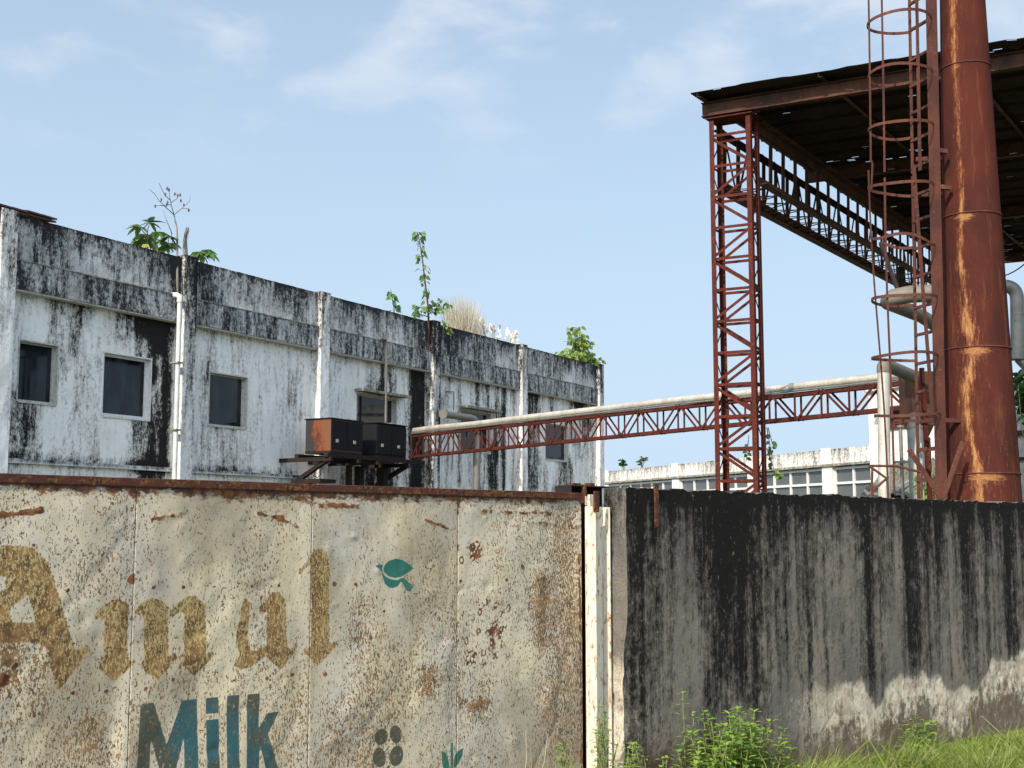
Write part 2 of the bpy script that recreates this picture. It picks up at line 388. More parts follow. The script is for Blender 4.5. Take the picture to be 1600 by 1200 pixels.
# ------------------------------------------------------------------ yard wall
WS0 = WALL.S(979, 0); WS1 = WALL.S(1600)+9; WTOP = 1.868; WT = .14
def wall_fields(S, Z):
    # convert to picture columns of the streaks by their place along the wall
    st = .20+.42*fbm(S*3.0, Z*.35, 3)+.16*(fbm(S*9, Z*.6, 5)-.5)
    topd = WTOP-Z
    st = st+.50*np.exp(-topd/.07)+.44*np.exp(-topd/.40)*(.3+1.4*fbm(S*6, Z*0, 15))+.07*sstep(WALL.S(1330), WALL.S(1150), S)
    for px, w, y1, a in ((1000, 26, 1140, .42), (1040, 9, 950, .1), (1093, 10, 980, .42), (1122, 20, 1150, .62), (1158, 26, 1120, .66), (1185, 8, 1000, .25),
                         (1225, 8, 930, .2), (1262, 18, 1020, .42), (1352, 15, 1110, .62), (1376, 7, 960, .3), (1422, 13, 1062, .62), (1450, 6, 900, .3),
                         (1473, 8, 930, .32), (1507, 11, 1085, .62), (1545, 8, 900, .3), (1574, 12, 1055, .6), (1640, 16, 1060, .6), (1700, 20, 1000, .5)):
        s0 = WALL.S(px); s1 = WALL.S(px+w); ze = WALL.hit(px, y1)[1]
        wob = .35*(s1-s0)*(fbm(Z*4+px, Z*0+.5, 9)-.5)
        k = np.exp(-np.abs((S-s0+wob)/(s1-s0))**1.6*1.2)*(.75+.5*fbm(S*20, Z*2.5, 11))
        st = st+.82*a*k*sstep(ze-.10, ze+.30, Z+.1*(fbm(S*30, Z*0, 13)-.5))
    for px, w, a in ((1060, 26, -.2), (1215, 22, -.12), (1310, 34, -.30), (1395, 14, -.2), (1490, 14, -.15)):
        s0 = WALL.S(px); s1 = WALL.S(px+w); st = st+a*np.exp(-((S-s0)/(s1-s0))**2)*sstep(0, .25, topd)
    # bare pale plaster: an edge whose height changes along the wall
    xs = [WALL.S(p) for p in (940, 1060, 1110, 1125, 1180, 1240, 1290, 1340, 1360, 1375, 1400, 1430, 1460, 1475, 1520, 1540, 1570, 1600, 1700, 2000)]
    ys = [1230, 1200, 1150, 1075, 1100, 1068, 1062, 1065, 1110, 1080, 1052, 1050, 1058, 1078, 1072, 1034, 1030, 1012, 1010, 1000]
    zz = [WALL.hit(min(p, 1600), y)[1] for p, y in zip((940, 1060, 1110, 1125, 1180, 1240, 1290, 1340, 1360, 1375, 1400, 1430, 1460, 1475, 1520, 1540, 1570, 1600, 1700, 2000), ys)]
    zl = np.interp(S, xs, zz)
    right = sstep(WALL.S(1090), WALL.S(1400), S)
    bare = sstep(-.07, .09, zl-Z+.12*(fbm(S*9, Z*7, 21)-.5))*(.10+.90*right)
    st = st-bare*.46
    dirt = sstep(.78, .15, Z+.55*(fbm(S*4, Z*2, 31)-.5))*1.0
    return st, bare, dirt
S_ = np.concatenate([np.arange(WS0, WALL.S(1600)+.3, .012), np.arange(WALL.S(1600)+.4, WS1, .12)])
Z_ = np.concatenate([np.arange(0, .2, .05), np.arange(.2, WTOP, .012), [WTOP]])
SS, ZZ = np.meshgrid(S_, Z_, indexing='ij')
top_j = .022*(fbm(S_*7, S_*0, 77)-.5)+.020*(fbm(S_*35, S_*0, 78)-.5)
ZZ2 = ZZ+np.where(ZZ > WTOP-.05, top_j[:, None], 0)
st, bare, dirt = wall_fields(SS, ZZ)
disp = .010*(fbm(SS*3, ZZ*3, 41)-.5)+.005*(fbm(SS*18, ZZ*9, 42)-.5)-.007*bare+.014*(fbm(SS*7, ZZ*5, 43)-.5)*sstep(.8, .3, ZZ)
crk = np.abs(fbm(SS*2.2, ZZ*2.2, 51)-.5)
disp = disp-.006*sstep(.008, .0, crk)*sstep(1.0, .5, ZZ)
# broken plaster along the wall end
chip = sstep(.09, .0, SS-WS0-.05*fbm(ZZ*6, ZZ*0, 55))*sstep(1.30, .95, ZZ)
disp = disp-.03*chip*(.6+.8*fbm(SS*30, ZZ*20, 56)); st = st-.15*chip
P = np.array(WALL.o)+SS[..., None]*np.array(WALL.u)+disp[..., None]*np.array(WALL.n); P[..., 2] = ZZ2
wall = thing('boundary_wall', 'low concrete boundary wall black with mould streaks, right of the gate', 'wall', WALL.pt(WS0, 0))
grid_mesh('wall_face', P, None, MAT['wall'], wall, dict(stain=st, bare=bare, dirt=dirt))
# top, end and back of the wall, stained too
nt = 8; T = np.linspace(0, 1, nt)
Pt = P[:, -1, None, :]*(1-T[None, :, None])+(P[:, -1, None, :]-np.array(WALL.n)*WT)*T[None, :, None]
o_ = np.ones(Pt.shape[:2]); Pt[..., 2] += .006*(fbm(Pt[..., 0]*20, Pt[..., 1]*20, 5)-.5)*np.sin(T*math.pi)[None]
grid_mesh('wall_top', Pt, None, MAT['wall'], wall, dict(stain=o_*.55, bare=o_*0, dirt=o_*0))
ne = 20; T = np.linspace(0, 1, ne)
Pe = P[0, :, None, :]*(1-T[None, :, None])+(np.array(WALL.pt(WS0-.01, 0, -WT))+np.stack([0*Z_, 0*Z_, Z_], -1))[:, None, :]*T[None, :, None]
ze = np.repeat(Z_[:, None], ne, 1); te = np.repeat(T[None], len(Z_), 0)
ste = .06+.30*fbm(te*3, ze*1.2, 61)+.45*sstep(1.35, 1.87, ze); be = sstep(1.25, .8, ze)*.9
Pe += (.008*(fbm(te*8, ze*12, 62)-.5))[..., None]*np.array(-WALL.u)*np.sin(te*math.pi)[..., None]
grid_mesh('wall_end', Pe, None, MAT['wall'], wall, dict(stain=ste, bare=be, dirt=.2*sstep(.5, .1, ze)))
b = MB(); p0 = WALL.pt(WS0, 0, -WT); p1 = WALL.pt(WS1, 0, -WT); h = Vector((0, 0, WTOP-.012))
b.add([p0, p1, p1+h, p0+h], [(0, 1, 2, 3)]); q0 = WALL.pt(WS1, 0, .01); b.add([p1, q0, q0+h, p1+h], [(0, 1, 2, 3)])
b.build('wall_back', MAT['hood'], wall)
# rusty flat bar hanging on the wall
sb, zt = WALL.hit(1026, 757, .02); zb = WALL.hit(1026, 824, .02)[1]
b = MB(); hw = .017
prof = [(-hw, zt), (hw, zt+.004), (hw, zb+.02), (.6*hw, zb+.004), (-.6*hw, zb), (-hw, zb+.02)]
vs = [WALL.pt(sb+a, z, .022) for a, z in prof]+[WALL.pt(sb+a, z, .014) for a, z in prof]; k = len(prof)
b.add(vs, [tuple(range(k)), tuple(range(2*k-1, k-1, -1))]+[(i, k+i, k+(i+1) % k, (i+1) % k) for i in range(k)])
b.box(WALL, sb-hw, sb+hw, WTOP+.012, WTOP+.018, -.10, .022)
tag(b.build('flat_bar', MAT['gate_rail'], bevel=.002), 'rusty flat iron bar hooked over the top of the mouldy wall', 'iron bar')

# ------------------------------------------------------------------ gate
GOFF = -.13
def gz(px, py): return WALL.hit(px, py, GOFF)
gate = thing('metal_gate', 'pale rusting sheet metal gate painted with brown blackletter and teal words', 'gate', WALL.pt(WALL.S(0, GOFF), 0, GOFF))
def zoomA(pts): return [gz(x/2.963, 840+y/2.963) for x, y in pts]
def zoomM(pts): return [gz(x/2.5, 720+y/2.5) for x, y in pts]
def zoomE(pts): return [gz(560+x/3.53, 860+y/3.53) for x, y in pts]
LA = zoomA([(-90, 70), (20, 36), (110, 40), (165, 58), (212, 110), (243, 180), (270, 275), (308, 400), (348, 518), (382, 512), (400, 492), (420, 520), (390, 550), (330, 640), (276, 706), (262, 700), (245, 630), (205, 490), (100, 486), (-90, 486)])
HA1 = zoomA([(48, 318), (85, 296), (128, 262), (150, 330), (162, 392), (55, 392), (40, 360)])
HA2 = zoomA([(-90, 180), (-10, 176), (28, 182), (24, 240), (-90, 292)])
LM1 = zoomA([(438, 388), (440, 352), (475, 318), (520, 283), (555, 284), (592, 312), (597, 345), (590, 380), (592, 545), (606, 575), (622, 566), (628, 576), (532, 672), (500, 640), (455, 601), (482, 565), (482, 382), (465, 366)])
LM2 = zoomA([(612, 358), (640, 312), (700, 278), (748, 292), (780, 325), (781, 555), (812, 536), (818, 556), (770, 615), (727, 657), (690, 632), (648, 590), (668, 562), (668, 392), (650, 362), (625, 352)])
LM3 = zoomA([(783, 368), (786, 345), (830, 300), (872, 268), (915, 276), (953, 312), (955, 548), (984, 522), (993, 545), (905, 640), (865, 610), (834, 582), (857, 548), (856, 352), (838, 344), (805, 366)])
LU = zoomA([(1140, 276), (1156, 300), (1153, 498), (1166, 520), (1190, 524), (1235, 502), (1238, 348), (1208, 344), (1198, 322), (1230, 300), (1262, 256), (1292, 250), (1326, 282), (1328, 492), (1346, 522), (1374, 486), (1384, 505), (1297, 615), (1262, 580), (1230, 548), (1160, 600), (1110, 612), (1084, 590), (1112, 540), (1097, 500), (1100, 440), (1122, 305)])
LL = zoomA([(1384, 166), (1390, 146), (1420, 118), (1446, 70), (1470, 52), (1502, 60), (1524, 98), (1520, 478), (1530, 496), (1552, 478), (1562, 492), (1470, 597), (1402, 520), (1440, 505), (1442, 116), (1408, 150), (1396, 172)])
BROWN = [LA, LM1, LM2, LM3, LU, LL]; HOLES = [HA1, HA2]
TEALS = [zoomM([(548, 950), (600, 945), (655, 1110), (712, 937), (773, 931), (775, 1330), (725, 1330), (722, 1080), (680, 1250), (640, 1250), (592, 1085), (585, 1330), (530, 1330)]),
         zoomM([(806, 928), (855, 922), (855, 985), (806, 990)]), zoomM([(806, 1013), (855, 1008), (858, 1330), (808, 1330)]),
         zoomM([(886, 918), (933, 913), (933, 1330), (884, 1330)]),
         zoomM([(965, 912), (1013, 908), (1010, 1045), (1045, 985), (1090, 980), (1046, 1068), (1128, 1330), (1072, 1330), (1016, 1118), (1012, 1140), (1010, 1330), (960, 1330)])]
EMB = [zoomE([(140, 102), (150, 78), (170, 58), (210, 45), (250, 54), (282, 76), (308, 98), (265, 130), (235, 146), (205, 153), (170, 144), (146, 122)]),
       zoomE([(92, 88), (112, 78), (134, 79), (141, 86), (131, 98), (135, 122), (155, 146), (180, 158), (215, 164), (240, 152), (256, 153), (302, 200), (286, 228), (266, 222), (238, 172), (215, 200), (190, 208), (168, 204), (150, 186), (140, 160), (130, 118), (108, 96)]),
       zoomE([(509, 1060), (522, 1060), (523, 1330), (508, 1330)]),
       zoomE([(456, 1104), (478, 1114), (496, 1150), (504, 1200), (504, 1260), (482, 1235), (464, 1180)]),
       zoomE([(577, 1090), (573, 1130), (556, 1170), (530, 1205), (525, 1180), (532, 1130), (550, 1106)])]
def ell(cx, cy, rx, ry, rot=0, n=20):
    out = []
    for k in range(n):
        a = 2*math.pi*k/n; x, y = rx*math.cos(a), ry*math.sin(a)
        out.append((cx+x*math.cos(rot)-y*math.sin(rot), cy+x*math.sin(rot)+y*math.cos(rot)))
    return out
FLW = [zoomE(ell(124, 1028, 38, 46, .25)), zoomE(ell(204, 1014, 33, 50, -.15)), zoomE(ell(116, 1142, 38, 55, -.1)), zoomE(ell(210, 1134, 37, 58, .2)), zoomE([(158, 1188), (170, 1186), (164, 1300), (150, 1300)])]
def usdf(S, Z, polys, pad=.03):
    out = np.full(S.shape, .05)
    for p in polys:
        xs = [q[0] for q in p]; zs = [q[1] for q in p]
        i0 = np.searchsorted(S[:, 0], min(xs)-pad); i1 = np.searchsorted(S[:, 0], max(xs)+pad); j0 = np.searchsorted(Z[0], min(zs)-pad); j1 = np.searchsorted(Z[0], max(zs)+pad)
        if i1 > i0 and j1 > j0: out[i0:i1, j0:j1] = np.minimum(out[i0:i1, j0:j1], sdf_poly(S[i0:i1, j0:j1], Z[i0:i1, j0:j1], p))
    return out
GTOPa, GTOPb = gz(0, 746), gz(908, 775)
def gtop(s): return np.interp(s, [GTOPa[0], GTOPb[0]], [GTOPa[1], GTOPb[1]])
seams = [gz(p, 900)[0] for p in (209, 486, 715)]; s_end = gz(909, 900)[0]; s_left = seams[0]-1.05
edges = [s_left]+seams+[s_end]
streaks = [(x, w, y0, y1, a) for x, w, y0, y1, a in ((60, 34, 1010, 1130, .2), (15, 20, 980, 1080, .5), (640, 30, 1000, 1130, .14), (590, 26, 985, 1200, .15), (700, 30, 930, 1100, .12), (845, 20, 900, 1010, .38), (888, 34, 790, 1200, .32), (760, 20, 1060, 1130, .25),
           (150, 40, 850, 940, .25), (420, 22, 880, 990, .12), (560, 40, 930, 1010, .22), (665, 14, 1040, 1090, .55), (745, 20, 1095, 1110, .6), (300, 40, 1000, 1080, .1), (130, 60, 1120, 1200, .22), (520, 25, 1090, 1200, .25))]
for k in range(4):
    a, b_ = edges[k], edges[k+1]
    s_ = np.arange(a+.0015, b_-.0015, .005 if k or True else .02); s_ = np.append(s_, b_-.0015)
    zt_ = float(gtop((a+b_)/2)); z_ = np.concatenate([np.arange(.06, .41, .06), np.arange(.42, zt_-.003, .005), [zt_]])
    S, Z = np.meshgrid(s_, z_, indexing='ij')
    dtop = zt_-Z; le = S-a; re = b_-S
    d = .015*(fbm(S*2.3+S*0, Z*2.0, 101+k, 3)-.5)*2+.0048*(fbm(S*7-Z*3, Z*6+S*4, 120+k, 3)-.5)*2
    ridg = np.abs(fbm(S*2.6-Z*2.2, Z*1.2+S*1.1, 140+k, 3)-.5); d = d-.003*sstep(.12, 0, ridg)
    d = d*sstep(0, .09, le)*sstep(0, .07, re)*(.25+.75*sstep(0, .10, dtop))
    rr = np.random.RandomState(200+k)
    for _ in range(20):   # small knocks and dimples
        cs, cz = rr.uniform(a, b_), rr.uniform(.6, zt_-.06); rad = rr.uniform(.012, .04)
        d = d+rr.choice([-1, 1])*rr.uniform(.1, .22)*rad*np.exp(-(((S-cs)/rad)**2+((Z-cz)/(rad*rr.uniform(.5, 1.2)))**2))
    rust = .36+.50*(fbm(S*6, Z*2.2, 150+k)-.5)+.25*(fbm(S*16, Z*5, 160+k)-.5)+.10*sstep(1.45, .85, Z)+.06
    for x, w, y0, y1, am in streaks:
        s0, z1 = gz(x, y0); z0 = gz(x, y1)[1]; ww = gz(x+w, y0)[0]-s0
        rust = rust+am*np.exp(-((S-s0)/ww)**2)*sstep(z0-.03, z0+.03, Z)*sstep(z1+.03, z1-.03, Z)
    edge = .80*np.exp(-dtop/.024)+.50*np.exp(-dtop/.09)*(.4+1.2*fbm(S*7, Z*3, 78))
    # torn paint creases
    for x0, y0, x1, y1, am in ((0, 806, 62, 797, .75), (240, 812, 268, 805, .5), (268, 806, 292, 801, .3), (405, 803, 440, 811, .45), (440, 811, 466, 824, .3), (665, 812, 700, 826, .30), (755, 800, 865, 802, .2), (830, 816, 905, 822, .2), (500, 790, 560, 793, .22), (905, 870, 908, 1200, .6)):
        A = gz(x0, y0); B = gz(x1, y1); ex, ez = B[0]-A[0], B[1]-A[1]; L = ex*ex+ez*ez
        t = np.clip(((S-A[0])*ex+(Z-A[1])*ez)/L, 0, 1); dd = np.sqrt((S-A[0]-t*ex)**2+(Z-A[1]-t*ez)**2)
        edge = edge+(am+.30)*(.10+1.3*fbm(S*45, Z*30, 79))*np.exp(-(dd/(.004+.014*fbm(S*22, Z*30, 77)))**2); d = d+.0015*np.exp(-(dd/.012)**2)
    edge = edge+.30*np.exp(-le/.006)+.30*np.exp(-re/.006)
    # nail holes and drilled spots
    for x, y, r_ in ((105, 922, 4), (240, 918, 4), (287, 918, 4), (335, 917, 3), (395, 916, 4), (438, 915, 4), (522, 913, 4), (556, 913, 4), (205, 905, 9), (52, 852, 4), (270, 1062, 5), (168, 1080, 4), (115, 1083, 5), (228, 1076, 4), (24, 1040, 8), (8, 1062, 16), (417, 1060, 5), (457, 1055, 5), (508, 1054, 5), (680, 960, 3), (720, 908, 3), (790, 906, 4), (850, 904, 4), (365, 1063, 4), (555, 998, 3), (600, 955, 3), (816, 886, 4), (840, 906, 3)):
        s0, z0 = gz(x, y); r3 = (gz(x+r_*.75, y)[0]-s0); dd = np.sqrt((S-s0)**2+(Z-z0)**2); edge = edge+1.0*np.exp(-(dd/r3)**2)
    grime = .55*sstep(.46, .72, fbm(S*3, Z*1.4, 170+k))+.25*sstep(1.0, .5, Z)*fbm(S*6, Z*2, 180+k)
    grime = grime+.25*np.exp(-dtop/.12)*fbm(S*14, Z*1.5, 190+k)
    brown = np.maximum(usdf(S, Z, BROWN), -usdf(S, Z, HOLES)); teal = np.minimum(usdf(S, Z, TEALS+EMB), usdf(S, Z, FLW))
    fade = np.where(usdf(S, Z, FLW) < .006, .9, 0.0)+np.where(usdf(S, Z, TEALS) < .006, .20+.75*sstep(.30, .68, fbm(S*4+2, Z*7, 195)), 0.0)
    off = GOFF+d
    P = np.array(WALL.o)+S[..., None]*np.array(WALL.u)+off[..., None]*np.array(WALL.n)
    tp = gtop(S); P[..., 2] = Z+(tp-zt_)*sstep(.5, zt_, Z)
    # ringed rust marks on the right hand sheet
    if k == 3:
        for x0, x1, y0, y1, n_ in ((722, 800, 935, 1040, 90), (718, 752, 850, 878, 24)):
            for _ in range(n_):
                s0, z0 = gz(rr.uniform(x0, x1), rr.uniform(y0, y1)); ra = rr.uniform(.009, .013)
                dd = np.sqrt((S-s0)**2+((Z-z0)/1.2)**2); edge = edge+.50*np.exp(-((dd-ra)/.0035)**2)
    grid_mesh('sheet_panel', P, None, MAT['gate'], gate, dict(rust=rust, edge=edge, grime=np.clip(grime, 0, 1), brown=brown, teal=teal, fade=np.clip(fade, 0, 1)), thick=.004)
b = MB()
ta = WALL.pt(s_left, float(gtop(s_left)), GOFF); tb = WALL.pt(s_end, float(gtop(s_end)), GOFF)
sg_ = np.linspace(s_left, s_end, 240); prof = [(-.018, .010), (-.014, .0115), (.012, .012), (.014, .010), (.0145, -.045)]
jj = .004*(fbm(sg_*4, sg_*0, 601)-.5)+.002*(fbm(sg_*30, sg_*0, 602)-.5)
Pr = np.zeros((240, 5, 3))
for q_, (dz_, do_) in enumerate(prof):
    pp_ = np.array(WALL.o)[None]+sg_[:, None]*np.array(WALL.u)+(GOFF+do_+jj*(1.6 if q_ == 0 else .5))[:, None]*np.array(WALL.n); pp_[:, 2] = gtop(sg_)+dz_+jj*(2.2 if q_ == 0 else .6); Pr[:, q_] = pp_
grid_mesh('top_rail', Pr, None, MAT['gate_rail'], gate, smooth=False, thick=.004)
for s0 in (s_left+.03, seams[0], seams[1], seams[2], s_end-.03): b = MB(); b.box(WALL, s0-.02, s0+.02, .06, float(gtop(s0))-.03, GOFF-.06, GOFF-.022); b.build('frame_bar', MAT['gate_rail'], gate)
for z in (.1, .9, 1.6): b = MB(); b.box(WALL, s_left+.055, s_end-.055, z, z+.04, GOFF-.062, GOFF-.024); b.build('frame_bar', MAT['gate_rail'], gate)

# gate post: a channel open to the road, with its rusty top hardware
sA = WALL.S(914, -.13); post = thing('gate_post', 'cream painted steel channel post between the gate and the mouldy wall', 'gate post', WALL.pt(sA, 0, -.13))
zp = WALL.hit(925, 791, -.1)[1]; b = MB(); sB = sA+.142
b.box(WALL, sA, sA+.008, 0, zp, -.13, -.062); b.box(WALL, sA+.0082, sB-.0072, 0, zp-.002, -.138, -.13); b.box(WALL, sB-.007, sB, 0, zp-.004, -.129, -.082)
b.build('channel', MAT['post'], post, bevel=.002)
b = MB(); b.box(WALL, s_end-.02, sA+.2, 0, zp+.0, -.26, -.20); b.build('gap_shade_plate', MAT['black_steel'], post)  # added dark plate closing the gap beside the gate so it looks shaded
b = MB(); b.box(WALL, sA-.002, sA+.075, zp+.004, zp+.05, -.128, -.118); b.box(WALL, sA-.004, sA+.036, zp-.004, zp+.058, -.110, -.095)
b.build('hinge_plate', MAT['post'], post, bevel=.002)
b = MB(); z1 = WALL.hit(930, 768, -.1)[1]; s1_ = WALL.S(929, -.06)
b.box(WALL, s1_, s1_+.035, zp-.03, z1, -.068, -.056); b.build('lug', MAT['gate_rail'], post, bevel=.002)
rb = thing('roller_guide', 'rusty channel guide box behind the gate corner, above the cream post', 'gate guide', WALL.pt(WALL.S(916, -.25), 1.8, -.25))
s0 = WALL.S(888, -.22); s1_ = WALL.S(950, -.22); zt = WALL.hit(916, 759, -.22)[1]; zb = WALL.hit(916, 793, -.22)[1]
b = MB(); b.box(WALL, s0, s1_+.05, zt-.006, zt, -.30, -.20); b.box(WALL, s0, s1_+.05, zb, zt-.006, -.306, -.30); b.box(WALL, s0, s0+.006, zt-.06, zt-.006, -.2995, -.20)
b.build('channel_box', MAT['black_steel'], rb)
b = MB(); sm = WALL.S(915, -.19); b.box(WALL, sm-.004, sm+.004, zt-.09, zt+.006, -.215, -.185)
b.build('stop_lug', MAT['gate_rail'], rb)
b = MB(); b.box(WALL, s0+.05, s0+.11, zt+.001, zt+.012, -.27, -.23); b.build('bolt_pad', MAT['gate_rail'], rb)
b = MB(); b.box(WALL, s0+.19, s0+.22, zt+.001, zt+.016, -.27, -.23); b.build('bolt_pad', MAT['gate_rail'], rb)

# ------------------------------------------------------------------ white factory building
fac = thing('factory_building', 'long white factory block streaked with black mould, behind the gate', 'building', FAC.pt(0, 0))
PIL_PX = (14, 300, 509, 683, 820, 940)
PS = [FAC.hit(p, y, .3)[0] for p, y in zip(PIL_PX, (400, 420, 500, 540, 570, 600))]
PW = .40
ZT = FAC.hit(80, 349, .18)[1]; ZM = FAC.hit(150, 432, .2)[1]; ZB = FAC.hit(160, 477, .24)[1]; ZL = FAC.hit(120, 722, .05)[1]
print('facade z', ZT, ZM, ZB, ZL, 'pillars', PS)
SL, SR = PS[0]-8, PS[5]+PW/2
wins = [((31, 530, 87, 627)), ((163, 549, 233, 650)), ((328, 580, 384, 665)), ((558, 611, 618, 690)), ((720, 634, 766, 705)), ((852, 655, 887, 717))]
WIN = []
for x0, y0, x1, y1 in wins:
    a, zt = FAC.hit(x0, y0+2, 0); b2, zb = FAC.hit(x1, y1, 0); WIN.append([a, b2, FAC.hit(x0, y1-2, 0)[1], zt]); print('win', a, b2, zb, zt)
zh = sum(w[3] for w in WIN[:3])/3; zs = sum(w[2] for w in WIN[:3])/3
for w in WIN[3:]: w[2], w[3] = zs, zh
def cellgrid(s0, s1, z0, z1, step, ses, zes):
    a = np.unique(np.concatenate([np.arange(s0, s1, step), [s1], [x for x in ses if s0 < x < s1]])); b = np.unique(np.concatenate([np.arange(z0, z1, step), [z1], [x for x in zes if z0 < x < z1]]))
    return a, b
STK = [(263, 17, 470, 745, .95), (250, 14, 480, 560, .55), (222, 30, 480, 530, .6), (190, 26, 470, 540, .45), (128, 9, 470, 650, .45), (115, 20, 640, 735, .22), (212, 24, 655, 745, .55), (234, 10, 640, 745, .4), (292, 16, 560, 745, .85), (50, 26, 630, 720, .22), (150, 30, 560, 720, .16), (243, 12, 490, 745, .42),
       (350, 36, 665, 745, .3), (330, 14, 520, 600, .3), (375, 26, 520, 620, .16), (415, 30, 560, 700, .10), (320, 20, 560, 720, .25), (450, 30, 600, 700, .08),
       (651, 19, 560, 770, 1.1), (672, 16, 510, 770, 1.0), (610, 5, 585, 660, .6), (618, 4, 590, 680, .4), (597, 7, 570, 620, .5), (545, 20, 700, 770, .7), (580, 22, 690, 770, .8), (610, 22, 690, 770, .8),
       (718, 5, 590, 760, .5), (745, 6, 590, 640, .6), (762, 6, 590, 650, .6), (776, 5, 600, 770, .35), (787, 6, 590, 770, .8), (770, 14, 700, 770, .6), (803, 6, 600, 770, .45), (826, 13, 560, 770, .75), (838, 9, 600, 770, .6), (862, 7, 620, 660, .5), (880, 20, 715, 770, .5), (905, 16, 600, 640, .6), (930, 9, 620, 770, .4), (700, 7, 540, 770, .3)]
def fac_stain(S, Z, base=0.0, seed=0):
    st = base+.06+.60*(fbm(S*1.1, Z*.25, 301+seed)-.5)+.42*sstep(.54, .72, fbm(S*.8+9, Z*.55, 305+seed))+.20*(fbm(S*5, Z*.35, 311+seed)-.5)
    for px, w, y0, y1, a in STK:
        s0, zt = FAC.hit(px, y0); zb = FAC.hit(px, y1)[1]; ww = FAC.hit(px+w*.62, y0)[0]-s0
        wob = .3*ww*(fbm(Z*2+px, Z*0, 321)-.5)
        st = st+a*np.exp(-((S-s0+wob)/ww)**2)*sstep(zb-.15, zb+.2, Z)*sstep(zt+.25, zt-.1, Z)
    return st
sg, zg = cellgrid(SL, SR, ZL-.2, ZB+.05, .05, [x for w in WIN for x in w[:2]], [x for w in WIN for x in w[2:]])
S, Z = np.meshgrid(sg, zg, indexing='ij')
sc_, zc_ = (sg[:-1]+sg[1:])/2, (zg[:-1]+zg[1:])/2; CS, CZ = np.meshgrid(sc_, zc_, indexing='ij')
mask = np.ones(CS.shape, bool)
for w in WIN: mask &= ~((CS > w[0]) & (CS < w[1]) & (CZ > w[2]) & (CZ < w[3]))
st = fac_stain(S, Z, .0)+.45*np.exp(-((Z-ZL)/.14)**2)*sstep(PS[2]+.5, PS[2]-1.5, S)+.30*np.exp(-(ZB-Z)/.12)+.16*sstep(PS[3]-.5, PS[3], S)*fbm(S*6, Z*.3, 333)
d = .01*(fbm(S*2, Z*2, 341)-.5)
P = np.array(FAC.o)+S[..., None]*np.array(FAC.u)+d[..., None]*np.array(FAC.n); P[..., 2] = Z
grid_mesh('wall', P, mask, MAT['facade'], fac, dict(stain=st))
# lower storey
sg2 = np.arange(SL, SR+.1, .2); zg2 = np.arange(0, ZL-.19, .2); zg2 = np.append(zg2[:-1], ZL-.2); S, Z = np.meshgrid(sg2, zg2, indexing='ij')
P = np.array(FAC.o)+S[..., None]*np.array(FAC.u); P[..., 2] = Z
grid_mesh('lower_wall', P, None, MAT['facade'], fac, dict(stain=fac_stain(S, Z*0+ZL-.2, .1)))
def face_strip(name, s0, s1, z0, z1, off0, off1, mat, stf, step=.05):
    """front face with top and underside returns back to off0"""
    a = np.append(np.arange(s0, s1, step), s1); zz = np.append(np.arange(z0, z1, step), z1)
    prof = [(off0, z0)]+[(off1, z) for z in zz]+[(off0, z1)]
    O = np.array([p[0] for p in prof]); ZP = np.array([p[1] for p in prof])
    S = np.repeat(a[:, None], len(O), 1); Zz = np.repeat(ZP[None], len(a), 0); O2 = np.repeat(O[None], len(a), 0)
    jag = .015*(fbm(S*6, S*0, 351)-.5)*(Zz > z1-.01)
    O3 = O2+.012*(fbm(S*3, Zz*3, 352)-.5)
    P = np.array(FAC.o)+S[..., None]*np.array(FAC.u)+O3[..., None]*np.array(FAC.n); P[..., 2] = Zz+jag
    o = grid_mesh(name, P, None, mat, fac, dict(stain=stf(S, Zz)), smooth=False)
    return o
def par_st(S, Z):
    st = .34+.85*(fbm(S*1.6, Z*1.4, 361)-.5)+.55*(fbm(S*5, Z*2.0, 362)-.5)+.40*np.exp(-(ZT-Z)/.10)+.22*sstep(ZT-.9, ZT-.15, Z)
    for px, w, a in ((268, 24, .4), (225, 20, .2), (310, 14, .3), (660, 16, .35), (700, 16, .25), (930, 14, .25)):
        s0 = FAC.hit(px, 470)[0]; w_ = FAC.hit(px+w, 470)[0]-s0; st = st+a*np.exp(-((S-s0)/w_)**2)
    return st
def band_st(S, Z):
    return .56+.6*(fbm(S*2.5, Z*.8, 371)-.5)+.4*(fbm(S*8, Z*1.2, 372)-.5)
face_strip('parapet', SL, SR-.05, ZM, ZT, -.15, .18, MAT['parapet'], par_st)
face_strip('cornice_band', SL, SR-.05, ZB, ZM-.03, 0, .235, MAT['parapet'], band_st)
b = MB(); b.box(FAC, SL, SR-.06, ZB-.035, ZB-.004, .0, .215); b.build('drip_edge', MAT['frame'], fac)
b = MB(); b.box(FAC, SL, SR-.06, ZM-.026, ZM-.002, .1, .25); b.build('ledge', MAT['hood'], fac)
face_strip('floor_ledge', SL, PS[2]-.3, ZL-.09, ZL, 0, .09, MAT['parapet'], lambda S, Z: .5+.5*(fbm(S*3, Z*3, 381)-.5)-.5*(Z < ZL-.05))
